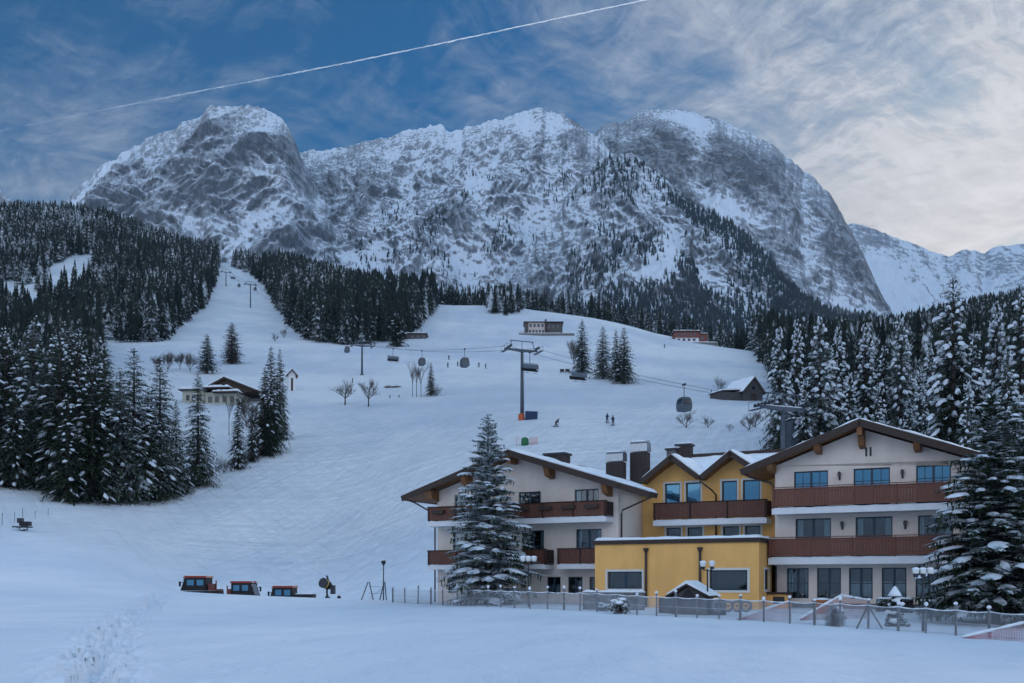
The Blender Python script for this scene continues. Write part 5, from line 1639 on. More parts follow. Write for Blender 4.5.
def red_hut():
    Y = 548; k = Y / F
    o = hut_base('mountain_hut', 'red brown wooden hut with snowy roof on the slope crest before the forest', 'hut', 691, Y)
    W = 33 * k; x0 = -W / 2; xm = x0 + W * 0.74
    b = MB(); b.box(x0 + 0.5, xm, 0, 8, -3, 2.4); b.build('wall', M_WHITE2, o)
    b = MB(); b.box(x0, xm + 0.1, -0.5, 8, 2.41, 5.6); b.build('wood_wall', M_REDWOOD, o)
    b = MB(); b.box(xm + 0.11, -x0, 0.3, 7, -3, 4.4); b.build('side_annex', M_REDWOOD, o)
    for i in range(5): 
        a = x0 + 1.4 + i * 2.3; flat_window(o, a, a + 1.2, 3.3, 4.7, -0.5)
    for i in range(4):
        a = x0 + 1.6 + i * 2.8; flat_window(o, a, a + 1.5, 0.5, 1.9, 0)
    flat_window(o, xm + 1.2, xm + 2.8, 1.6, 3.0, 0.3)
    r = MB(); r.box(x0 - 0.7, xm + 0.7, -1.4, 8.6, 5.61, 5.95); rf = r.build('roof', M_WOODD, o)
    snow_strip(x0 - 0.7, xm + 0.7, -1.4, 8.6, 5.955, 0.75, 20, 8).build('snow_cover', M_SNOWCAP, rf, True)
    r = MB(); r.box(xm + 0.72, -x0 + 0.4, -0.4, 7.4, 4.41, 4.65); rf = r.build('annex_roof', M_WOODD, o)
    snow_strip(xm + 0.72, -x0 + 0.4, -0.4, 7.4, 4.655, 0.6, 10, 9).build('snow_cover', M_SNOWCAP, rf, True)
    d = MB(); d.box(x0 + 1, -x0 + 5, -3.5, -1.41, -4, -1.0); d.build('terrace', M_STONE, o)
    snow_strip(x0 + 1, -x0 + 5, -3.55, -1.42, -0.99, 0.5, 30, 6).build('snow_cover', M_SNOWCAP, o, True)


def barn():
    p = G(744, 401, 180); Y = p.y; k = Y / F
    o = thing('barn', 'weathered grey wooden barn with snowy gable roof left of the spruces', 'barn', p, math.radians(24))
    Wg = 23 * k; H1 = 11 * k; H2 = 25 * k; L = 9.0
    b = MB(); b.prism([(-0.2, -2), (Wg, -2), (Wg, H1), (Wg / 2, H2 - 0.3), (-0.2, H1)], 0, L); b.build('wall', M_GREYWOOD, o)
    roof_slab(o, -0.9, H1 - 0.55, Wg / 2, H2, -0.7, L + 0.5, 0.2, 0.4, seed=31, dm=M_GREYWOOD)
    roof_slab(o, Wg + 0.7, H1 - 0.55, Wg / 2, H2, -0.7, L + 0.5, 0.2, 0.4, seed=32, dm=M_GREYWOOD)
    a = MB(); a.box(-6.2, -0.21, 0.8, 6.5, -2, 8.5 * k); a.build('lean_to', M_GREYWOOD, o)
    rf = MB(); rf.prism([(-6.6, 8.6 * k), (-0.22, 11.0 * k), (-0.22, 11.0 * k + 0.15), (-6.6, 8.6 * k + 0.15)], 0.4, 7); r2 = rf.build('lean_to_roof', M_WOODD, o)
    s = MB(); s.prism([(-6.6, 8.6 * k + 0.155), (-0.22, 11.0 * k + 0.155), (-0.22, 11 * k + 0.6), (-6.5, 8.6 * k + 0.5)], 0.42, 6.98); s.build('snow_cover', M_SNOWCAP, r2)
    d = MB(); d.box(Wg * 0.35, Wg * 0.65, -0.05, -0.003, -0.5, H1 * 0.75); d.build('barn_door', M_WOODD, o)
    flat_window(o, Wg * 0.42, Wg * 0.58, H1 * 1.1, H1 * 1.45, 0)


def left_house():
    p = G(216, 406, 200); Y = 262.0; p = P(216, Y); k = Y / F
    o = thing('farm_house', 'cream yellow house with dark gable roof half hidden behind the left grove', 'house', p, math.radians(-6))
    zb = -(406 - (HZ - (p.z - EYE) / Y * F)) * k
    def X(px): return (px - 216) * k
    def Z(py): return (HZ - py) / F * Y + EYE - p.z
    b = MB(); b.box(X(181), X(203), 0, 9, -3, Z(390)); b.box(X(203) + 0.01, X(238), 0.6, 10, -3, Z(392)); b.build('wall', M_CREAM, o)
    g = MB(); g.prism([(X(200), Z(391)), (X(251), Z(391)), (X(251), Z(388.5)), (X(222), Z(378)), (X(200), Z(388))], 2.0, 12); g.build('gable_wall', M_WOODD, o)
    roof_slab(o, X(197), Z(388.5), X(222), Z(376), 1.2, 13, 0.3, 0.5, 'roof', 41)
    roof_slab(o, X(257), Z(390), X(222), Z(376), 1.2, 13, 0.3, 0.5, 'roof', 42)
    for (a, e, z) in ((178, 204, 389.5), (203.5, 231, 388), (213, 240, 392.5)):
        f = MB(); f.box(X(a), X(e), -0.9 - 0.3 * (z > 390), 3.0, Z(z) - 0.12, Z(z) + 0.1); r = f.build('canopy_roof', M_WOODD, o)
        snow_strip(X(a), X(e), -0.9 - 0.3 * (z > 390), 3.0, Z(z) + 0.103, 0.75, 14, int(a)).build('snow_cover', M_SNOWCAP, r, True)
    for px in (185, 191, 197): flat_window(o, X(px), X(px + 3.5), Z(400), Z(394.5), 0)
    for px in (207, 214, 222, 230): flat_window(o, X(px), X(px + 4), Z(402), Z(396), 0.6)


def chapel():
    Y = G(292, 391, 150).y; p = P(292, Y); k = Y / F
    def X(px): return (px - 292) * k
    def Z(py): return (HZ - py) / F * Y + EYE - p.z
    o = thing('small_hut', 'tiny white walled hut with a dark gable roof beside the pair of spruces', 'hut', p, math.radians(18))
    b = MB(); b.prism([(X(288.5), -2), (X(295.5), -2), (X(295.5), Z(374)), (X(292), Z(370)), (X(288.5), Z(374))], 0, 3.0); b.build('wall', M_WHITE2, o)
    roof_slab(o, X(286.5), Z(375.5), X(292), Z(369.3), -0.6, 3.4, 0.16, 0.2, 'roof', 51)
    roof_slab(o, X(298), Z(376), X(292), Z(369.3), -0.6, 3.4, 0.16, 0.05, 'roof', 52)
    d = MB(); d.box(X(291), X(293), -0.05, -0.003, -0.3, Z(378)); d.build('door', M_WOODD, o)


def low_building():
    Y = G(414, 339, 300).y; p = P(415, Y); k = Y / F
    o = thing('shed', 'long low dark building with a snowy flat roof beside the middle wood', 'shed', p)
    W = 23 * k
    b = MB(); b.box(-W / 2, W / 2, 0, 7, -3, 5.0 * k); b.build('wall', M_GREYWOOD, o)
    r = MB(); r.box(-W / 2 - 0.4, W / 2 + 0.4, -0.6, 7.5, 5.0 * k + 0.01, 5 * k + 0.3); rf = r.build('roof', M_WOODD, o)
    snow_strip(-W / 2 - 0.4, W / 2 + 0.4, -0.6, 7.5, 5 * k + 0.302, 0.7, 16, 3).build('snow_cover', M_SNOWCAP, rf, True)
    for i in range(4): flat_window(o, -W / 2 + 0.9 + i * W * 0.24, -W / 2 + 2.4 + i * W * 0.24, 0.5, 1.7, 0)
    for i in range(3):
        c = MB(); c.box(-1.5 + i * 2.2, -1.2 + i * 2.2, 1, 1.3, 5 * k + 0.3, 5 * k + 2.2); c.build('mast', M_GREYWOOD, o)


def lift_station():
    Y = 138.0; p = P(799, Y); k = Y / F
    def Z(py): return (HZ - py) / F * Y + EYE - p.z
    o = thing('lift_hut', 'blue grey lift control hut under the lift pylon beside the wood', 'hut', p, math.radians(10))
    W = 17 * k
    b = MB(); b.box(-W / 2, W / 2, 0, 2.6, -2.5, Z(420)); b.build('wall', M_BLUEG, o)
    flat_window(o, -W / 2 + 0.25, W / 2 - 0.25, Z(430), Z(422.5), 0)
    r = MB(); r.box(-W / 2 - 0.2, W / 2 + 0.2, -0.35, 2.8, Z(420) + 0.003, Z(420) + 0.14); rf = r.build('roof', M_METALD, o)
    snow_strip(-W / 2 - 0.2, W / 2 + 0.2, -0.35, 2.8, Z(420) + 0.143, 0.28, 10, 7).build('snow_cover', M_SNOWCAP, rf, True)


slope_restaurant(); red_hut(); barn(); left_house(); chapel(); low_building(); lift_station()

# ------------------------------------------------------------------ lift
LIFT = [(783, 125.0, 408), (522, 200.0, 350), (362, 345.0, 345.5), (307, 490.0, 317), (250.5, 640.0, 284.5), (226, 745.0, 272), (199, 900.0, 247)]
LTOP = [PZ(px, py, Y) for px, Y, py in LIFT]
LDIR = []
for i in range(len(LTOP)):
    a = LTOP[max(i - 1, 0)]; b = LTOP[min(i + 1, len(LTOP) - 1)]
    d = (b - a); d.z = 0; LDIR.append(d.normalized())
ARM = 2.95


def pylon(i, label, pad=False):
    top = LTOP[i]; d = LDIR[i]; g = P(LIFT[i][0], LIFT[i][1])
    ang = math.atan2(d.y, d.x) - math.pi / 2          # local y follows the line
    o = thing('lift_pylon', label, 'lift pylon', g, ang, 'pylons of the chairlift line')
    h = top.z - g.z
    b = MB(); b.tube([(0, 0, -1), (0, 0, h * 0.5), (0, 0, h - 0.1)], [0.40, 0.33, 0.26], 12); b.build('pole', M_STEEL, o, True)
    f = MB(); f.lathe([(0.75, -0.6), (0.75, 0.25), (0.55, 0.3)], 12); f.build('foot', M_STONE, o)
    a = MB(); a.prism([(-ARM - 0.4, h - 0.12), (-0.4, h - 0.42), (0.4, h - 0.42), (ARM + 0.4, h - 0.12), (ARM + 0.4, h + 0.14), (-ARM - 0.4, h + 0.14)], -0.22, 0.22); a.build('crossarm', M_STEEL, o)
    for s in (-1, 1):
        t = MB(); t.box(s * ARM - 0.12, s * ARM + 0.12, -1.9, 1.9, h + 0.16, h + 0.36)
        for k in range(6): 
            y = -1.7 + k * 0.68
            t.add([(s * ARM + 0.14 * q, y + 0.24 * math.cos(a2), h + 0.36 + 0.24 * math.sin(a2)) for q in (-0.5, 0.5) for a2 in [6.283 * m / 8 for m in range(8)]],
                  [tuple(range(7, -1, -1)), tuple(range(8, 16))] + [(m, (m + 1) % 8, 8 + (m + 1) % 8, 8 + m) for m in range(8)])
        t.build('sheave_train', M_METALD, o)
        w = MB(); x = s * (ARM + 0.55); w.box(x - 0.3, x + 0.3, -2.0, 2.0, h - 0.32, h - 0.24)
        for y in (-1.9, 0, 1.9): w.tube([(x + s * 0.28, y, h - 0.24), (x + s * 0.28, y, h + 0.7)], 0.03, 4)
        w.tube([(x + s * 0.28, -1.9, h + 0.7), (x + s * 0.28, 1.9, h + 0.7)], 0.03, 4); w.build('walkway', M_STEEL, o)
    q = MB(); gh = h + 1.75
    for s in (-1, 1):
        q.tube([(s * (ARM - 0.2), 0, h + 0.14), (s * (ARM - 0.75), 0, gh)], 0.075, 6)
    q.tube([(-ARM + 0.4, 0, gh), (ARM - 0.4, 0, gh)], 0.09, 6); q.tube([(0, 0, h), (0, 0, gh)], 0.06, 6); q.build('gantry', M_STEEL, o)
    l = MB()
    for s in (-0.2, 0.2): l.tube([(s, -0.62, 0.5), (s, -0.50, h - 0.3)], 0.03, 4)
    for k in range(int(h / 0.45)): l.tube([(-0.2, -0.61 + 0.12 * k * 0.45 / h, 0.7 + k * 0.45), (0.2, -0.61 + 0.12 * k * 0.45 / h, 0.7 + k * 0.45)], 0.02, 4)
    l.build('ladder', M_STEEL, o)
    sn = snow_strip(-ARM - 0.3, ARM + 0.3, -0.2, 0.2, h + 0.142, 0.14, 12, i); sn.build('snow_cap', M_SNOWCAP, o, True)
    return o


PL = ['blue grey lift pylon with a wide crossarm behind the right hotel roof', 'tall dark lift pylon with orange padded foot above the lone spruce', 'lift pylon standing on the piste above the two bare fruit trees', 'lift pylon in front of the left side of the middle wood',
      'lift pylon on the upper piste right of the narrow snow lane', 'second highest lift pylon on the upper piste beside the forest edge', 'highest tiny lift pylon on the skyline of the left forest']
for i in range(len(LIFT)): pylon(i, PL[i])


def lat(i):
    d = LDIR[i]; return Vector((d.y, -d.x, 0))       # right of the uphill direction


def cable(side, label):
    b = MB()
    pts = []; rad = []
    start = PZ(905, 470, 95)
    chain = [start] + LTOP
    lats = [lat(0)] + [lat(i) for i in range(len(LTOP))]
    for i in range(len(chain) - 1):
        A = chain[i] + lats[i] * ARM * side + Vector((0, 0, 0.62)); B = chain[i + 1] + lats[i + 1] * ARM * side + Vector((0, 0, 0.62))
        n = 10; L = (B - A).length
        for k in range(n):
            t = k / n; q = A.lerp(B, t); q.z -= 4 * t * (1 - t) * L * 0.010; pts.append(q)
    pts.append(chain[-1] + lats[-1] * ARM * side + Vector((0, 0, 0.62)))
    b.tube(pts, [0.018 + 0.00007 * p.y for p in pts], 5)
    o = b.build('lift_cable', M_METALD); tag(o, label, 'cable', 'two haul cables of the lift')


cable(-1, 'haul cable of the lift on the left side of the pylons'); cable(1, 'haul cable of the lift on the right side of the pylons')


def on_cable(seg, px, side):
    """cable point in span seg (between pylon seg and seg+1) that shows at column px"""
    A = LTOP[seg] + lat(seg) * ARM * side; B = LTOP[seg + 1] + lat(seg + 1) * ARM * side
    best = None
    for k in range(401):
        t = k / 400; q = A.lerp(B, t); q.z += 0.62 - 4 * t * (1 - t) * (B - A).length * 0.010
        e = abs(q.x / q.y * F + 512 - px)
        if best is None or e < best[0]: best = (e, q.copy())
    return best[1], math.atan2((B - A).y, (B - A).x) - math.pi / 2


def make_gondola():
    o = thing('gondola_cabin', 'g', 'gondola')
    prof = [(-0.75, -4.6), (0.75, -4.6), (1.0, -4.1), (1.02, -3.3), (0.78, -2.5), (0.5, -2.3), (-0.5, -2.3), (-0.78, -2.5), (-1.02, -3.3), (-1.0, -4.1)]
    b = MB(); b.prism(prof, -0.95, 0.95); b.build('cabin', M_BLUEG, o)
    for s in (-1, 1):
        w = MB(); w.prism([(-0.8, -3.5), (0.8, -3.5), (0.68, -2.62), (-0.68, -2.62)], s * 0.955 - 0.004, s * 0.955 + 0.004); w.build('window', M_DGLASS, o)
        w = MB(); w.add([(s * 1.03, -0.75, -3.32), (s * 1.03, 0.75, -3.32), (s * 0.80, 0.75, -2.52), (s * 0.80, -0.75, -2.52)], [(0, 1, 2, 3)]); w.build('side_window', M_DGLASS, o)
    r = MB(); r.box(-0.62, 0.62, -0.85, 0.85, -2.295, -2.2); r.build('roof', M_METAL, o)
    h = MB(); h.tube([(0, 0, -2.2), (0.0, 0, -1.0), (0, 0, -0.3), (0, 0.0, 0.05)], 0.06, 6); h.build('hanger', M_METALD, o)
    g = MB(); g.box(-0.14, 0.14, -0.45, 0.45, -0.12, 0.16); g.build('grip', M_METALD, o)
    k = MB()
    for y in (-0.5, 0.5): k.box(1.05, 1.16, y - 0.25, y + 0.25, -4.2, -3.9)
    k.build('ski_rack', M_METALD, o)
    return o


def make_chair():
    o = thing('lift_chair', 'c', 'chairlift chair')
    W = 1.6
    s = MB(); s.box(-W, W, -0.35, 0.25, -3.55, -3.42); s.build('seat', M_BLACK, o)
    s = MB(); s.prism_x([(0.2, -3.42), (0.3, -3.42), (0.48, -2.85), (0.38, -2.85)], -W, W); s.build('backrest', M_BLACK, o)
    f = MB()
    for x in (-W - 0.05, W + 0.05):
        f.tube([(x, 0.2, -3.5), (x, -0.4, -3.3), (x, -0.2, -2.5), (x, 0.1, -2.05)], 0.04, 5)
    f.tube([(-W - 0.05, 0.1, -2.05), (W + 0.05, 0.1, -2.05)], 0.05, 5); f.build('frame', M_METALD, o)
    k = MB()
    for x in (-0.8, 0.8): k.tube([(x, -0.3, -3.45), (x, -0.5, -4.0)], 0.03, 4); k.tube([(x - 0.6, -0.5, -4.0), (x + 0.6, -0.5, -4.0)], 0.03, 4)
    k.build('footrest', M_METALD, o)
    h = MB(); h.tube([(0, 0.1, -2.05), (0, 0.1, -1.2), (0, 0, -0.2), (0, 0, 0.05)], 0.06, 6); h.build('hanger', M_METALD, o)
    g = MB(); g.box(-0.12, 0.12, -0.4, 0.4, -0.12, 0.15); g.build('grip', M_METALD, o)
    b = MB(); n = 8; vs = []; fs = []
    for i in range(n + 1):
        a = math.radians(10 + 100 * i / n); y = 0.35 - 0.95 * math.sin(a) * 0.9; z = -2.9 + 0.85 * math.cos(a) * 0.9
        vs += [(-W, y, z), (W, y, z)]
    for i in range(n): fs.append((2 * i, 2 * i + 1, 2 * i + 3, 2 * i + 2))
    b.add(vs, fs); b.build('bubble', M_BLUEG, o)
    return o


gd = make_gondola(); ch = make_chair()
first = {'g': True, 'c': True}
for kind, seg, px, side, lab in [
    ('g', 0, 684, 1, 'nearest gondola cabin hanging above the bare twiggy bush'), ('c', 0, 578, 1, 'empty lift chair hanging below the stand of four spruces'),
    ('c', 0, 530, -1, 'lift chair hanging at the tall pylon above the lone spruce'), ('g', 1, 464.5, -1, 'dark gondola cabin hanging in the middle of the piste'),
    ('g', 1, 422, 1, 'gondola cabin behind the thin bare birches'), ('c', 1, 393, -1, 'lift chair left of the thin birches, right of the pylon on the piste'),
    ('g', 2, 347, -1, 'gondola cabin below the dark middle wood'), ('g', 3, 280, 1, 'gondola cabin against the left edge of the middle wood'),
    ('g', 3, 254, 1, 'gondola cabin right of the lift pylon on the upper piste'), ('g', 4, 239, -1, 'gondola cabin between the two pylons of the upper piste'),
    ('c', 4, 233, 1, 'lift chair between the two pylons of the upper piste'), ('g', 5, 218, -1, 'gondola cabin next to the forest below the skyline'), ('c', 5, 215, 1, 'highest lift chair close to the skyline')]:
    q, a = on_cable(seg, px, side)
    src = gd if kind == 'g' else ch
    grp = 'gondola cabins on the lift' if kind == 'g' else 'chairs on the lift'
    if first[kind]:
        src.scale = (0.88,) * 3 if kind == 'g' else (1, 1, 1); src.location = q; src.rotation_euler = (0, 0, a); src['label'] = lab; src['group'] = grp; first[kind] = False
    else:
        copy_thing(src, q, a, 0.88 if kind == 'g' else 1.0, lab, grp)

# foot of the tall pylon: orange padding, blue mat, green cover with orange net
p = P(522, 199.2)
b = MB(); b.lathe([(0.62, -0.3), (0.66, 0.6), (0.62, 1.3), (0.5, 1.35)], 12, (0, 0, 0)); o = b.build('safety_pad', M_ORANGE); o.location = p + Vector((-0.1, 0.5, 0)); tag(o, 'orange safety padding round the foot of the tall pylon', 'padding')
b = MB(); b.box(0, 2.5, -0.08, 0.08, -0.5, 1.75)
o = b.build('safety_mat', M_BLUE); o.location = p + Vector((0.6, -0.4, 0.0)); o.rotation_euler = (0, 0.02, 0.1); tag(o, 'dark blue safety mat standing right of the pylon foot', 'mat')
p = G(525, 445, 120)
t = thing('snow_hydrant', 'green covered hydrant inside orange netting above the hotel roof', 'hydrant', p)
b = MB(); b.lathe([(0.62, -0.3), (0.66, 0.5), (0.60, 1.05), (0.35, 1.28), (0.05, 1.33)], 12); b.build('cover', M_GREEN, t, True)
n = MB()
for k in range(8): z = 0.1 + k * 0.16; n.box(0.75, 2.1, -0.015, 0.015, z, z + 0.025); n.box(-1.5, -0.7, -0.015, 0.015, z, z + 0.015)
for k in range(10): x = 0.75 + k * 0.15; n.box(x - 0.015, x + 0.015, -0.01, 0.01, 0.02, 1.35)
for x in (-1.5, 2.1): n.box(x - 0.03, x + 0.03, -0.03, 0.03, -0.4, 1.45)
n.build('orange_net', M_ORANGE, t)


def net_panel(name, label, pts, mat, h0, h1, cat='netting', step=0.11, r=0.012, snow=True, rz=None):
    """plastic safety net between ground points; h0, h1 heights at either end"""
    o = thing(name, label, cat, pts[0])
    b = MB(); A = Vector((0, 0, 0)); B = pts[1] - pts[0]
    L = math.hypot(B.x, B.y); n = max(3, int(L / step))
    for i in range(n + 1):
        t = i / n; q = A.lerp(B, t); h = h0 + (h1 - h0) * t
        b.add([(q.x - r, q.y, q.z - 0.1), (q.x + r, q.y, q.z - 0.1), (q.x + r, q.y + 0.004, q.z + h), (q.x - r, q.y + 0.004, q.z + h)], [(0, 1, 2, 3)])
    m = max(3, int(max(h0, h1) / step))
    for k in range(m + 1):
        f = k / m
        b.add([(A.x, A.y - 0.006, A.z + h0 * f - r), (B.x, B.y - 0.006, B.z + h1 * f - r), (B.x, B.y - 0.006, B.z + h1 * f + r), (A.x, A.y - 0.006, A.z + h0 * f + r)], [(0, 1, 2, 3)])
    b.build('net', mat, o)
    if snow:
        s = MB(); k = 14; rr_ = random.Random(5); pp = []; rd = []
        for i in range(k + 1):
            t = i / k; q = A.lerp(B, t); pp.append((q.x, q.y, q.z + h0 + (h1 - h0) * t + 0.01)); rd.append(0.055 * rr_.uniform(0.5, 1.3))
        s.tube(pp, rd, 6); s.build('snow_edge', M_SNOWCAP, o, True)
    return o


net_panel('safety_net', 'red safety netting at the lift station behind the hotel roofs', [P(744, 128), P(782, 128)], M_REDNET, 1.0, 1.2, step=0.16, r=0.045, snow=False)

# ------------------------------------------------------------------ fence before the hotel
FPATH = [(362, 73), (440, 63), (515, 56.5), (600, 52), (640, 49.5), (740, 46), (790, 43.5), (868, 40.5), (930, 38.5), (990, 36.5), (1075, 34)]
FPX = [393, 405, 418, 431, 443, 457, 472, 488, 501, 514.6, 530, 547.5, 564, 580, 597, 617, 637, 656.6, 676, 697, 719, 740, 764, 790, 814.5, 839.6, 868, 898, 925.5, 956, 989.6, 1030, 1070]


def f_y(px): return float(np.interp(px, [a[0] for a in FPATH], [a[1] for a in FPATH]))


def fence():
    r = random.Random(4)
    base = P(393, f_y(393)); o = thing('wire_fence', 'long frosted wire mesh fence on grey posts in front of the hotel', 'fence', base)
    tops = []
    for i, px in enumerate(FPX):
        q = P(px, f_y(px)) - base; h = r.uniform(1.0, 1.22); lx = r.uniform(-0.03, 0.03)
        b = MB(); b.tube([(q.x, q.y, q.z - 0.4), (q.x + lx, q.y, q.z + h)], 0.045 if i % 3 else 0.06, 7); b.build('post', M_POST, o)
        s = MB(); s.ball((q.x + lx, q.y, q.z + h + 0.03), 0.085, 0.085, 0.07 * r.uniform(0.7, 1.6), 8, 5, 0, 0.1, i); s.build('snow_cap', M_SNOWCAP, o, True)
        tops.append((q, h))
    for px, dx in ((862, -0.55), (874, 0.6)):
        q = P(868, f_y(868)) - base; b = MB(); b.tube([(q.x + dx, q.y - 0.1, q.z - 0.1), (q.x, q.y, q.z + 0.95)], 0.035, 6); b.build('brace', M_POST, o)
    n = MB(); w = 0.0055; H = 0.95
    def ribbon(a, c, w=w):
        d = (c - a); u = Vector((0, 0, 1)); s = d.cross(u).cross(d)
        s = s.normalized() * w if s.length > 1e-6 else Vector((w, 0, 0))
        if d.normalized().z > 0.97: s = Vector((w, 0, 0))
        n.add([a - s, c - s, c + s, a + s], [(0, 1, 2, 3)])
    sn = MB()
    for i in range(len(tops) - 1):
        a, b_ = tops[i][0], tops[i + 1][0]; L = (b_ - a).length
        sp = 0.10; k = int((L) / sp); hh = H / 0.9
        pa, pb = a + Vector((0, -0.06, 0)), b_ + Vector((0, -0.06, 0))
        def at(t, z): 
            q = pa.lerp(pb, t); q.z += z - 0.05 * math.sin(math.pi * t) * (z / H); return q
        for z in (0.05, 0.5, H): 
            for m in range(3): ribbon(at(m / 3, z), at((m + 1) / 3, z), 0.010)
        lean = H / L
        for m in range(-int(H / sp), k + 1):
            t0 = m * sp / L
            for sg in (1, -1):
                ta, tb = (t0, t0 + lean) if sg == 1 else (t0 + lean, t0)
                za, zb = 0.05, H
                if ta == tb: continue
                def clip(ta, za, tb, zb):
                    if ta < 0: f = (0 - ta) / (tb - ta); za = za + (zb - za) * f; ta = 0
                    if ta > 1: f = (1 - ta) / (tb - ta); za = za + (zb - za) * f; ta = 1
                    return ta, za
                if max(ta, tb) < 0.001 or min(ta, tb) > 0.999: continue
                a2, az2 = clip(ta, za, tb, zb); b2, bz2 = clip(tb, zb, ta, za)
                ribbon(at(a2, az2), at(b2, bz2))
        pp = [tuple(at(m / 6, H + 0.012)) for m in range(7)]
        sn.tube(pp, [0.022 * r.uniform(0.5, 1.4) for _ in pp], 5)
    n.build('wire_mesh', M_NET, o)
    sn.build('snow_edge', M_SNOWCAP, o, True)


fence()


def gate():
    base = P(366, 74.5); o = thing('fence_gate', 'leaning wooden gate trestle at the left end of the wire fence', 'gate', base)
    for (xa, xb) in ((-0.45, 0.15), (0.6, 0.15 + 0.1), (0.95, 1.35), (1.55, 1.4)):
        b = MB(); b.tube([(xa, 0, -0.3), (xb, 0, 1.35)], 0.05, 6); b.build('post', M_POST, o)
    b = MB(); b.tube([(0.2, 0, 1.0), (1.38, 0, 1.0)], 0.02, 5); b.tube([(0.2, 0, 0.5), (1.38, 0, 0.5)], 0.02, 5); b.tube([(0.2, 0, 0.1), (1.38, 0, 1.0)], 0.02, 5); b.build('rail', M_NET, o)


gate()
# red plastic nets lying against the fence
net_panel('safety_net', 'red netting sloping down to the snow near the annex corner, snow on its edge', [P(737, 46.4), P(791, 45.2)], M_REDNET, 0.05, 0.95, step=0.08, r=0.008)
net_panel('safety_net', 'red netting sloping up behind the fence below the first ground floor windows', [P(800, 46.0), P(842, 47.0)], M_REDNET, 0.1, 1.15, step=0.08, r=0.008)
net_panel('safety_net', 'red netting standing behind the round frosted bush', [P(842, 47.2), P(868, 47.5)], M_REDNET, 1.1, 0.9, step=0.08, r=0.008)
net_panel('safety_net', 'red netting sloping up to the right edge of the photo below the big spruce', [P(962, 36.0), P(1045, 35.0)], M_REDNET, 0.05, 0.85, step=0.08, r=0.008)


# ------------------------------------------------------------------ street lamps
def globe_lamp(px, Y, top, label, globes, snow, r=0.26, gap=0.55):
    p = P(px, Y); o = thing('street_lamp', label, 'lamp', p)
    h = (HZ - top) / F * Y + EYE - p.z
    b = MB(); b.tube([(0, 0, -0.4), (0, 0, 0.6), (0, 0, h - 0.25)], [0.06, 0.05, 0.04], 8); b.build('pole', M_METALD, o)
    xs = (-gap / 2, gap / 2) if globes == 2 else ((-gap, 0, gap) if globes == 3 else (0,))
    if globes > 1:
        a = MB(); a.tube([(xs[0], 0, h - 0.28), (0, 0, h - 0.36), (xs[-1], 0, h - 0.28)], 0.025, 6); a.build('arm', M_METALD, o)
    for i, x in enumerate(xs):
        g = MB(); g.ball((x, 0, h - 0.02), r, r, r, 14, 9); go = g.build('globe', M_LAMPG, o, True)
        c = MB(); c.lathe([(0.09, -0.10), (0.11, 0.0), (0.10, 0.04)], 8, (x, 0, h - r - 0.02)); c.build('globe_holder', M_METALD, go)
        if snow:
            s = MB(); s.ball((x, 0, h + r * 0.55), r * 1.12, r * 1.12, r * 0.62, 12, 7, 0, 0.06, i); s.build('snow_cap', M_SNOWCAP, go, True)


globe_lamp(707.5, 50.5, 564, 'two globe street lamp before the yellow annex wall', 2, True, 0.15, 0.46)
globe_lamp(528.5, 58.0, 559, 'snow capped globe lamp beside the lone spruce before the white wing', 3, True, 0.16, 0.32)
globe_lamp(923, 39.2, 571, 'snow covered globe lamp before the right wing beside the big spruce', 3, True, 0.125, 0.28)
p = P(383.5, 74); t = thing('street_lamp', 'slim lamp post with small dark head at the left end of the fence', 'lamp', p)
h = (HZ - 562) / F * 74 + EYE - p.z
b = MB(); b.tube([(0, 0, -0.4), (0, 0, h - 0.2)], [0.05, 0.035], 8); b.build('pole', M_METALD, t)
b = MB(); b.lathe([(0.04, -0.25), (0.17, -0.05), (0.19, 0.05), (0.05, 0.16)], 8, (0, 0, h - 0.02)); b.build('lamp_head', M_METALD, t)
b = MB(); b.ball((0, 0, h + 0.14), 0.16, 0.16, 0.07, 8, 5); b.build('snow_cap', M_SNOWCAP, t, True)

# ------------------------------------------------------------------ small things round the hotel
HM = Matrix.Translation(H_O) @ Matrix.Rotation(H_RZ, 4, 'Z')


def shelter():
    p = P(689, 51.0); o = thing('entrance_shelter', 'small snow covered gabled shelter in front of the yellow annex', 'shelter', p, H_RZ)
    Z = lambda py: (HZ - py) / F * 51.0 + EYE - p.z
    zr, ze = Z(583.5), Z(595.5)
    for i, (x, s) in enumerate(((-1.05, 1), (1.25, -1))):
        dk = MB(); dk.prism([(x, ze), (x, ze - 0.1), (0.05, zr - 0.1), (0.05, zr)] if s > 0 else [(0.05, zr), (0.05, zr - 0.1), (x, ze - 0.1), (x, ze)], -0.6, 1.2); r = dk.build('roof', M_WOODD, o)
        sn = MB(); sn.prism([(x, ze + 0.002), (0.05, zr + 0.002), (0.05, zr + 0.16), (x + 0.1 * s, ze + 0.12)] if s > 0 else [(0.05, zr + 0.002), (x, ze + 0.002), (x + 0.1 * s, ze + 0.12), (0.05, zr + 0.16)], -0.62, 1.22); sn.build('snow_cover', M_SNOWCAP, r)
    w = MB(); w.prism([(-0.85, -0.8), (1.0, -0.8), (1.0, ze - 0.1), (0.05, zr - 0.15), (-0.85, ze - 0.12)], -0.3, 0.9); w.build('wall', M_GREYWOOD, o)
    d = MB(); d.prism([(-0.55, ze - 0.28), (0.7, ze - 0.28), (0.06, zr - 0.28)], -0.33, -0.305); d.build('gable_shade_panel', M_ROOM, o)  # flat dark panel on the wall, shade under the gable put into colour
    sd = MB(); sd.box(-1.7, -0.87, 0.2, 0.8, -0.5, ze - 0.14); sd.build('side_wall', M_GREYWOOD, o)
    sd = MB(); sd.box(1.02, 1.7, 0.2, 0.8, -0.5, ze - 0.18); sd.build('side_wall', M_GREYWOOD, o)


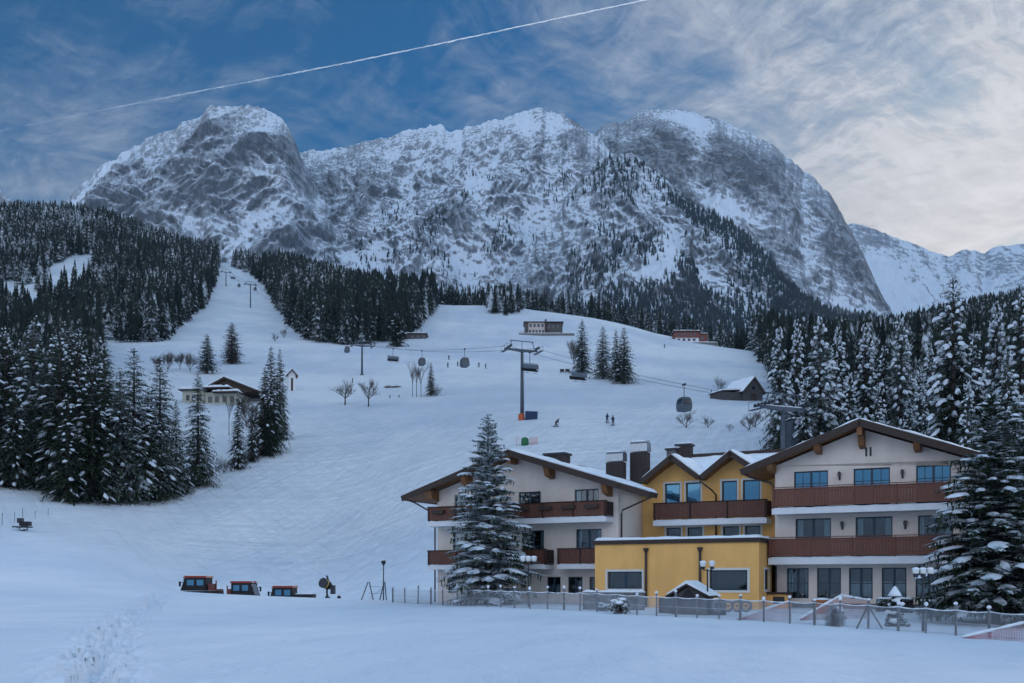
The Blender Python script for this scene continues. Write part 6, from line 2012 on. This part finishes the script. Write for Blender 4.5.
shelter()
p = P(615, 54.5); t = thing('garden_wall', 'low grey garden wall with a snow edge left of the annex', 'wall', p, H_RZ * 0.3)
b = MB(); b.box(-1.75, 1.6, 0, 0.3, -0.6, 0.95); b.build('wall', M_STONE, t)
snow_strip(-1.8, 1.65, -0.05, 0.35, 0.953, 0.14, 16, 12).build('snow_edge', M_SNOWCAP, t, True)
for i, px in enumerate((718, 728, 737, 746)):
    p = P(px, 49.4); o = thing('wheel', ('leftmost', 'second from left', 'third from left', 'rightmost')[i] + ' of four pale round wheels leaning behind the fence', 'wheel', p, 0.0, 'four pale wheels behind the fence')
    b = MB(); n = 16; R, r_ = 0.24, 0.075; vs = []; fs = []
    for k in range(n):
        for m in range(6):
            a, c = 6.283 * k / n, 6.283 * m / 6; q = R + r_ * math.cos(c); vs.append((q * math.cos(a), r_ * math.sin(c), 0.52 + q * math.sin(a)))
    for k in range(n):
        for m in range(6): fs.append((k * 6 + m, k * 6 + (m + 1) % 6, ((k + 1) % n) * 6 + (m + 1) % 6, ((k + 1) % n) * 6 + m))
    b.add(vs, fs); b.build('rim', M_POST, o, True)
    h = MB(); h.tube([(0, -0.09, 0.52), (0, 0.09, 0.52)], 0.06, 8)
    for k in range(6): a = 6.283 * k / 6; h.tube([(0, 0, 0.52), (R * math.cos(a), 0, 0.52 + R * math.sin(a))], 0.014, 4)
    h.build('hub', M_POST, o)


def leafy(name, p, rx, rz_, n, mat, seed, label, cat, snow=0.25, cone=False, leaf=0.07):
    """small shrub: leaf clumps filling an uneven volume, with snow lumps on top"""
    r = random.Random(seed); o = thing(name, label, cat, p)
    b = MB()
    for i in range(n):
        a = r.uniform(0, 6.283); u = r.random(); z = u * rz_; w = (rx * (1 - u) ** 0.8 if cone else rx * math.sqrt(max(0, 1 - (2 * u - 0.75) ** 2 / 1.6))) * math.sqrt(r.random())
        w *= 0.85 + 0.3 * math.sin(3 * a + seed)
        c = Vector((w * math.cos(a), w * math.sin(a), z)); d = Vector((r.gauss(0, 1), r.gauss(0, 1), r.gauss(0, 0.7))).normalized(); e = d.orthogonal().normalized(); s = leaf * r.uniform(0.6, 1.5)
        b.add([c - d * s, c + e * s * 0.5, c + d * s, c - e * s * 0.5], [(0, 1, 2, 3)])
    b.build('foliage', mat, o)
    s = MB(); s.tube([(0, 0, -0.2), (0, 0, rz_ * 0.6)], [0.04, 0.015], 5); s.build('stem', M_BARK, o)
    k = int(snow * 20)
    sb = MB()
    for i in range(k):
        a = r.uniform(0, 6.283); u = r.uniform(0.45, 0.98) if not cone else r.uniform(0.1, 0.95); w = (rx * (1 - u) ** 0.8 if cone else rx * math.sqrt(max(0, 1 - (2 * u - 0.75) ** 2 / 1.6))) * r.uniform(0.4, 0.9)
        q = r.uniform(0.10, 0.2) * (rx / 0.5); sb.ball((w * math.cos(a), w * math.sin(a), u * rz_), q * 1.2, q, q * 0.55, 8, 5, 0, 0.15, i)
    if k: sb.build('snow', M_SNOWCAP, o, True)
    return o


leafy('bush', P(620, 50.5), 0.55, 0.75, 500, M_HEDGE, 3, 'dark shrub under snow lumps at the fence before the annex', 'bush', 0.6)
leafy('bush', P(603, 53.0), 0.35, 0.45, 260, M_HEDGE, 13, 'small snowed in shrub at the fence left of the annex', 'bush', 0.5)
leafy('bush', P(835, 42.0), 0.45, 0.85, 1400, M_TWIGL, 7, 'round frosted pale bush behind the fence', 'bush', 0.15, leaf=0.05)
leafy('dwarf_spruce', P(895, 42.5), 0.55, 1.5, 1100, M_NEEDLE, 9, 'small cone shaped evergreen with a snow cap before the right wing', 'tree', 0.5, True)
sb = MB(); sb.lathe([(0.30, 0.0), (0.24, 0.12), (0.10, 0.34), (0.01, 0.44)], 9); o = sb.build('snow_cap', M_SNOWCAP, bpy.data.objects[o.name] if False else [x for x in COL.objects if x.name.startswith('dwarf_spruce')][0], True); o.location = (0, 0, 1.28)
p = P(822, 51.0); t = thing('flower_pot', 'large terracotta pot under the first ground floor windows', 'pot', p)
b = MB(); b.lathe([(0.28, -0.3), (0.36, 0.3), (0.45, 0.62), (0.50, 0.64), (0.50, 0.74), (0.42, 0.74)], 14); b.build('pot', M_TERRA, t, True)
b = MB(); b.ball((0, 0, 0.72), 0.42, 0.42, 0.12, 12, 6, 0, 0.1); b.build('snow', M_SNOWCAP, t, True)
for i, (s0, s1) in enumerate(((1.2, 3.0), (3.3, 5.6))):
    q = Hw((s0 + s1) / 2, -1.8); q.z = float(field(q.x, q.y)); o = thing('hedge', ('short', 'long')[i] + ' dark clipped hedge under the ground floor windows of the right wing', 'hedge', q, H_RZ)
    b = MB(); r = random.Random(i); L = (s1 - s0) / 2
    for k in range(1500):
        c = Vector((r.uniform(-L, L), r.uniform(-0.3, 0.3), r.uniform(0, 0.72))); d = Vector((r.gauss(0, 1), r.gauss(0, 1), r.gauss(0, 1))).normalized(); e = d.orthogonal().normalized(); s = r.uniform(0.05, 0.1)
        b.add([c - d * s, c + e * s * 0.6, c + d * s, c - e * s * 0.6], [(0, 1, 2, 3)])
    b.build('foliage', M_HEDGE, o)
    snow_strip(-L, L, -0.28, 0.28, 0.70, 0.10, 14, i).build('snow', M_SNOWCAP, o, True)


# ------------------------------------------------------------------ snow groomers and snow gun
def groomer(px, Y, face, label, deck=1.3, load=None, lift=0.0, cabL=2.5):
    p = P(px, Y); p.z += lift
    o = thing('snow_groomer', label, 'snow groomer', p, 0.0 if face < 0 else math.pi, 'snow groomers parked in a row')
    c0 = -cabL / 2; c1 = cabL / 2
    for y in (-1.25, 1.25):
        t = MB(); n = 20; prof = []
        for k in range(n):
            a = 6.283 * k / n; x = math.cos(a); z = math.sin(a)
            prof.append(((1.75 + deck * 0.5) * (abs(x) ** 0.35) * (1 if x > 0 else -1) + deck * 0.35, 0.42 + 0.42 * (abs(z) ** 0.7) * (1 if z > 0 else -1)))
        t.prism(prof, y - 0.4, y + 0.4); tr = t.build('track', M_BLACK, o)
        g = MB()
        for k in range(11): x = -1.6 + k * 0.36; g.box(x, x + 0.07, y - 0.45, y + 0.45, 0.835, 0.93)
        g.build('cleats', M_METALD, tr)
    b = MB(); b.prism([(c0 - 0.2, 0.75), (c1 + deck, 0.75), (c1 + deck, 1.35), (c0 - 0.45, 1.30), (c0 - 0.45, 1.0)], -0.85, 0.85); b.build('body', M_BLACK, o)
    cab = MB(); cab.prism([(c0 - 0.35, 1.36), (c1, 1.36), (c1, 2.55), (c0 + 0.05, 2.55)], -1.05, 1.05); co = cab.build('cabin', M_BLACK, o)
    r = MB(); r.prism([(c0 - 0.1, 2.552), (c1 + 0.1, 2.552), (c1 + 0.02, 2.72), (c0 + 0.05, 2.72)], -1.12, 1.12); ro = r.build('cab_roof', M_RED, co)
    s = snow_strip(c0, c1, -1.0, 1.0, 2.722, 0.06, 8, 5); s.build('snow_cover', M_SNOWCAP, ro, True)
    for sy in (-1, 1):
        for (a, e) in ((c0 + 0.25, c0 + cabL * 0.45), (c0 + cabL * 0.58, c1 - 0.2)):
            w = MB(); w.box(a, e, sy * 1.056 - 0.006, sy * 1.056 + 0.006, 1.85, 2.35); w.build('window', M_PANEB, co)
        f = MB()
        for x in (c0 - 0.02, c0 + cabL * 0.515, c1 - 0.06): f.box(x - 0.03, x + 0.03, sy * 1.075 - 0.012, sy * 1.075 + 0.012, 1.37, 2.55)
        f.box(c0 - 0.2, c1, sy * 1.075 - 0.012, sy * 1.075 + 0.012, 1.365, 1.52); f.build('door_frame', M_BLACK, co)
    w = MB(); w.add([(c0 - 0.36, -0.95, 1.45), (c0 - 0.36, 0.95, 1.45), (c0 + 0.02, 0.95, 2.48), (c0 + 0.02, -0.95, 2.48)], [(0, 1, 2, 3)]); w.build('windscreen', M_DGLASS, co)
    for sy in (-1, 1):
        m = MB(); m.tube([(c0 - 0.1, sy * 1.05, 2.1), (c0 - 0.2, sy * 1.5, 2.15)], 0.03, 5); m.box(c0 - 0.30, c0 - 0.18, sy * 1.5 - 0.12, sy * 1.5 + 0.12, 1.75, 2.2); m.build('mirror', M_BLACK, co)
        l = MB(); l.box(c0 - 0.14, c0 - 0.05, sy * 0.7 - 0.14, sy * 0.7 + 0.14, 2.56, 2.68); l.build('headlight', M_LAMPG, co)
    bl = MB(); bl.prism([(c0 - 1.5, 0.05), (c0 - 1.35, 0.0), (c0 - 1.2, 0.4), (c0 - 1.35, 0.85), (c0 - 1.5, 0.85), (c0 - 1.35, 0.4)], -2.0, 2.0); bl.build('blade', M_METALD, o)
    tl = MB(); tl.prism([(c1 + deck + 0.2, 0.35), (c1 + deck + 1.0, 0.3), (c1 + deck + 1.0, 0.7), (c1 + deck + 0.2, 0.8)], -1.9, 1.9); tl.build('tiller', M_METALD, o)
    if load:
        q = MB(); q.box(c1 + 0.1, c1 + deck - 0.1, -0.8, 0.8, 1.36, 1.95); q.build('cargo_box', M_BLACK, o)
        snow_strip(c1 + 0.1, c1 + deck - 0.1, -0.8, 0.8, 1.952, 0.10, 8, 3).build('snow_cover', M_SNOWCAP, o, True)
    else:
        q = MB(); q.box(c1 + 0.1, c1 + 0.45, -0.7, 0.7, 1.36, 2.0); q.tube([(c1 + 0.5, 0.5, 1.36), (c1 + 0.5, 0.5, 2.3)], 0.06, 6); q.box(c1 + 0.6, c1 + deck, -0.75, 0.75, 1.36, 1.5); q.build('engine_cover', M_REDWOOD, o)


def lift_for(px, Y, top):
    """raise that puts the top of a 2.75 m vehicle at picture row top"""
    p = P(px, Y); return (HZ - top) / F * Y + EYE - 2.75 - p.z


for px, Y, face, deck, load, top, cabL, lab in ((198.5, 92, -1, 1.1, None, 575.5, 1.95, 'first red and black snow groomer of three, leftmost in the row'), (244, 92, 1, 0.5, None, 580.8, 1.8, 'middle red and black snow groomer of three, facing right'), (285, 92, -1, 1.9, True, 585.4, 1.8, 'third snow groomer of three with a black load bed, next to the snow gun')):
    groomer(px, Y, face, lab, deck, load, max(-0.9, min(0.5, lift_for(px, Y, top))), cabL)
p = P(327, 91.5); zt = (HZ - 575.5) / F * 91.5 + EYE - p.z
t = thing('snow_gun', 'black and yellow fan snow gun tilted up on its stand behind the groomers', 'snow gun', p)
b = MB()
for a in (0.3, 2.4, 4.5): b.tube([(0.9 * math.cos(a), 0.9 * math.sin(a), 0), (0, 0, 0.9)], 0.06, 6)
b.tube([(0, 0, 0.4), (0, 0, zt - 1.2)], 0.09, 8); b.build('stand', M_METALD, t)
ax = Vector((-0.42, -0.80, 0.30)).normalized(); c = Vector((0, 0, zt - 0.85))
b = MB(); b.tube([c - ax * 0.55, c - ax * 0.2, c + ax * 0.35, c + ax * 0.55], [0.26, 0.40, 0.42, 0.46], 14); b.build('barrel', M_BLACK, t, True)
b = MB(); b.tube([c + ax * 0.551, c + ax * 0.66], [0.47, 0.47], 14); b.build('nozzle_ring', M_METALD, t)
b = MB(); b.box(0.35, 0.75, -0.25, 0.25, zt - 1.7, zt - 0.9); b.tube([(0.2, 0, zt - 0.7), (-0.02, 0, zt)], 0.09, 6); b.build('control_box', M_METALD, t)
b = MB(); b.tube([c + ax * 0.30, c + ax * 0.42], [0.445, 0.455], 14); b.build('yellow_band', M_YEL, t)
p = P(339, 86); t = thing('marker_ball', 'small black round head of a marker post at the right end of the groomers', 'marker', p)
b = MB(); b.tube([(0, 0, -0.3), (0, 0, 0.55)], 0.04, 6); b.build('post', M_METALD, t); b = MB(); zt = (HZ - 597.5) / F * 86 + EYE - p.z; b.ball((0, 0, zt), 0.17, 0.17, 0.17, 10, 6); b.build('head', M_BLACK, t, True)

# machine and stakes at the left edge
p = G(22, 531, 60); k = p.y / F
t = thing('snow_machine', 'small dark machine on skids with a thin mast in the snow at left', 'machine', p)
b = MB(); b.box(-0.15, 0.95, -0.4, 0.4, 0.55, 1.05); b.build('body', M_BLACK, t)
b = MB(); b.box(-0.45, 0.1, -0.3, 0.3, 0.9, 1.45); b.build('head', M_METALD, t)
b = MB(); b.box(-0.9, 1.0, -0.55, -0.45, 0.35, 0.5); b.box(-0.9, 1.0, 0.45, 0.55, 0.35, 0.5); b.tube([(-0.4, 0, 0.1), (0, 0, 0.6)], 0.05, 6); b.tube([(0.7, 0, 0.1), (0.4, 0, 0.6)], 0.05, 6); b.tube([(-0.9, -0.2, -0.15), (0.5, -0.2, 0.12)], 0.06, 6); b.tube([(-0.9, 0.2, -0.15), (0.5, 0.2, 0.12)], 0.06, 6); b.build('skid_frame', M_METALD, t)
b = MB(); b.tube([(0.05, 0, 1.4), (0.08, 0, 2.6)], 0.03, 5); b.build('mast', M_METALD, t)
for px, py, hp, lab in ((2, 525, 12, 'dark stake in the snow at the left edge of the photo'), (14.5, 523, 11, 'thin pale stake just left of the dark machine'), (35, 519, 8, 'thin stake just right of the dark machine'), (48, 516, 8, 'thin stake below the left grove trees')):
    p = G(px, py, 60); b = MB(); b.tube([(0, 0, -0.3), (0.03, 0, hp * p.y / F)], 0.035, 5); o = b.build('marker_stake', M_POST if px > 5 else M_WOODD); o.location = p; tag(o, lab, 'stake', 'marker stakes at the left edge')
for px, py, hp, lab in ((711.5, 396, 6, 'short dark post left of the barn'), (352.5, 383, 5, 'dark stump at the foot of the pylon on the piste'), (390, 398, 3, 'dark stump left of the birches'), (399, 397.5, 2.5, 'low stump close to the birches')):
    p = G(px, py, 180); b = MB(); b.tube([(0, 0, -0.3), (0, 0, hp * p.y / F)], [0.16, 0.12], 7); o = b.build('wooden_post', M_WOODD); o.location = p; tag(o, lab, 'post')
p = G(393, 388, 200); t = thing('brush_pile', 'low dark brush pile half buried on the piste right of the fruit trees', 'brush pile', p)
r = random.Random(2); b = MB()
for i in range(50):
    a = Vector((r.uniform(-2, 2), r.uniform(-0.5, 0.5), r.uniform(0, 0.5))); d = Vector((r.gauss(0, 1), r.gauss(0, .5), r.gauss(0, 0.25))).normalized() * r.uniform(0.4, 1.1); b.tube([a - d, a + d], 0.05, 4)
b.build('branches', M_WOODD, t); b = MB(); b.ball((0.3, 0, 0.55), 1.2, 0.5, 0.22, 10, 5, 0, 0.15); b.build('snow', M_SNOWCAP, t, True)
for i, px in enumerate((562.3, 567.6)):
    p = G(px, 373, 220); t = thing('wooden_bench', ('left', 'right')[i] + ' one of two dark high backed benches left of the stand of four spruces', 'bench', p, 0.15, 'two benches on the slope')
    b = MB(); b.box(-0.75, 0.75, -0.3, 0.3, 0.42, 0.52); b.build('seat', M_WOODD, t); b = MB(); b.prism_x([(0.25, 0.521), (0.34, 0.521), (0.5, 1.5), (0.41, 1.5)], -0.75, 0.75); b.build('backrest', M_WOODD, t)
    for x in (-0.65, 0.65): b = MB(); b.box(x - 0.06, x + 0.06, -0.28, 0.28, -0.2, 0.418); b.build('leg', M_WOODD, t)


# ------------------------------------------------------------------ skiers
def skin_body(joints, edges, radii):
    me = bpy.data.meshes.new('skel'); me.from_pydata(joints, edges, []); ob = bpy.data.objects.new('skel', me); COL.objects.link(ob)
    md = ob.modifiers.new('s', 'SKIN'); me.skin_vertices[0].data[0].use_root = True
    for i, rr_ in enumerate(radii): me.skin_vertices[0].data[i].radius = (rr_, rr_)
    sb_ = ob.modifiers.new('u', 'SUBSURF'); sb_.levels = 1; sb_.render_levels = 1
    dg = bpy.context.evaluated_depsgraph_get(); out = bpy.data.meshes.new_from_object(ob.evaluated_get(dg))
    bpy.data.objects.remove(ob); bpy.data.meshes.remove(me)
    return out


def skier_mesh(crouch=0.15, arm=0.3):
    hp = 0.95 - crouch * 0.5; kn = 0.50 - crouch * 0.12
    J = [(0, 0.02, hp), (0, -0.02 - crouch * 0.3, hp + 0.25), (0, -0.06 - crouch * 0.6, hp + 0.47), (0, -0.08 - crouch * 0.7, hp + 0.60), (0, -0.10 - crouch * 0.75, hp + 0.72),
         (0.10, 0.0, hp - 0.06), (0.13, -0.10 - crouch, kn), (0.14, 0.05, 0.10), (0.14, -0.10, 0.06), (-0.10, 0.0, hp - 0.06), (-0.13, -0.10 - crouch, kn), (-0.14, 0.05, 0.10), (-0.14, -0.10, 0.06),
         (0.19, -0.06 - crouch * 0.6, hp + 0.44), (0.28, -0.12 - crouch * 0.6, hp + 0.20), (0.30, -0.30 - arm * 0.5, hp + 0.08), (-0.19, -0.06 - crouch * 0.6, hp + 0.44), (-0.28, -0.12 - crouch * 0.6, hp + 0.20), (-0.30, -0.30 - arm * 0.5, hp + 0.08)]
    E = [(0, 1), (1, 2), (2, 3), (3, 4), (0, 5), (5, 6), (6, 7), (7, 8), (0, 9), (9, 10), (10, 11), (11, 12), (2, 13), (13, 14), (14, 15), (2, 16), (16, 17), (17, 18)]
    R = [0.16, 0.17, 0.17, 0.07, 0.11, 0.11, 0.08, 0.075, 0.06, 0.11, 0.08, 0.075, 0.06, 0.085, 0.06, 0.05, 0.085, 0.06, 0.05]
    return skin_body(J, E, R), Vector(J[4])


for i, (px, py, crouch, lab, mat, yaw, lean) in enumerate([
    (447.7, 367.5, 0.1, 'skier high on the piste left of the dark middle gondola', 0, 0.5, 0), (457.3, 366.5, 0.2, 'small skier close to the left of the dark middle gondola', 2, 1.0, 0), (448.8, 360, 0.1, 'skier on the far piste above the first skier left of the gondola', 1, 0.2, 0),
    (479, 367.5, 0.1, 'skier just right of the dark middle gondola', 0, -0.4, 0), (485.4, 368.5, 0.1, 'brown clad skier further right of the dark middle gondola', 2, 0.9, 0), (554.5, 427, 0.35, 'crouching skier in dark clothes right of the pylon foot', 0, 0.8, 0.45),
    (607, 423.5, 0.12, 'smaller dark skier of the two below the four spruces', 1, 0.3, 0), (613, 426, 0.05, 'taller dark skier of the two below the four spruces', 0, -0.3, 0), (374.5, 346.5, 0.1, 'skier at the lower edge of the middle wood', 2, 0.4, 0),
    (664.5, 348, 0.05, 'tiny dark skier standing on the slope left of the red hut', 0, 0, 0)]):
    p = G(px, py, 150)
    me, hd = skier_mesh(crouch); me.materials.clear(); me.materials.append(JACK[mat])
    t = thing('person', lab, 'person', p, yaw); t.rotation_euler = (0, lean, yaw); t.scale = (1.08,) * 3
    o = link_mesh('body', me, t); me.polygons.foreach_set('use_smooth', [True] * len(me.polygons))
    h = MB(); h.ball((hd.x, hd.y, hd.z + 0.03), 0.125, 0.14, 0.13, 10, 6); h.build('helmet', JACK[(mat + 1) % 3], t, True)
    for s in (-1, 1):
        k = MB(); k.box(s * 0.14 - 0.05, s * 0.14 + 0.05, -0.95, 0.75, 0.0, 0.03); k.build('ski', M_METALD, t)
        k = MB(); k.tube([(s * 0.30, -0.42, 0.86 - crouch * 0.5), (s * 0.36, -0.1, 0.02)], 0.016, 4); k.build('ski_pole', M_METALD, t)

# ------------------------------------------------------------------ contrail
def contrail():
    D = 15000.0
    A = PZ(-60, 144, D); B = PZ(760, -22, D)
    n = 260; r = random.Random(8)
    m = bpy.data.materials.new('ice_trail'); m.use_nodes = True; t = NT(m.node_tree); b_ = t.n.get('Principled BSDF'); out = t.n.get('Material Output')
    b_.inputs['Base Color'].default_value = rgb(0.95, 0.95, 0.95); b_.inputs['Roughness'].default_value = 1.0; b_.inputs['Specular IOR Level'].default_value = 0.0
    tl = t.new('ShaderNodeBsdfTranslucent'); tl.inputs[0].default_value = rgb(0.95, 0.95, 0.95)
    mx = t.new('ShaderNodeMixShader'); mx.inputs[0].default_value = 0.5; t.link(b_.outputs[0], mx.inputs[1]); t.link(tl.outputs[0], mx.inputs[2])
    geo = t.new('ShaderNodeNewGeometry'); sp = t.new('ShaderNodeSeparateXYZ'); t.link(geo.outputs['Position'], sp.inputs[0])
    age = t.math('POWER', t.ramp(sp.outputs[0], (A.x * 0.95), (A.x + (B.x - A.x) * 0.75), False), 1.6)
    ns = t.noise(geo.outputs['Position'], 0.0035, 5, 0.65)
    dens = t.math('MULTIPLY', t.ramp(ns, 0.62, 0.30), 1.0)
    dens = t.math('MULTIPLY', t.math('ADD', t.math('MULTIPLY', age, 0.85), 0.14), t.math('ADD', t.math('MULTIPLY', t.ramp(ns, 0.35, 0.60), 0.6), t.math('MULTIPLY', age, 0.55)), clamp=True)
    tr = t.new('ShaderNodeBsdfTransparent'); m2 = t.new('ShaderNodeMixShader'); t.link(dens, m2.inputs[0]); t.link(tr.outputs[0], m2.inputs[1]); t.link(mx.outputs[0], m2.inputs[2]); t.link(m2.outputs[0], out.inputs[0])
    b = MB(); pts = []; rs = []
    for i in range(n + 1):
        u = i / n; q = A.lerp(B, u); q.z += 18 * math.sin(u * 9) + r.uniform(-4, 4); pts.append(q); rs.append((10.5 - 3 * u) * r.uniform(0.7, 1.3))
    b.tube(pts, rs, 8)
    o = b.build('contrail', m, None, True); tag(o, 'long thin white contrail slanting across the blue sky above the left summit', 'contrail')


contrail()

# ------------------------------------------------------------------ air
def make_haze():
    b = MB(); b.box(-7500, 7500, -1700, 6200, -5, 2400)
    m = bpy.data.materials.new('haze_air'); m.use_nodes = True
    t = NT(m.node_tree); t.n.clear()
    out = t.new('ShaderNodeOutputMaterial'); v = t.new('ShaderNodeVolumePrincipled')
    v.inputs['Color'].default_value = rgb(0.50, 0.74, 1.0)
    v.inputs['Density'].default_value = HAZE
    v.inputs['Anisotropy'].default_value = 0.0
    t.link(v.outputs[0], out.inputs['Volume'])
    o = b.build('haze', m)
    tag(o, 'thin blue winter air in front of the mountains', None, None, 'stuff')


HAZE = 0.000042
make_haze()
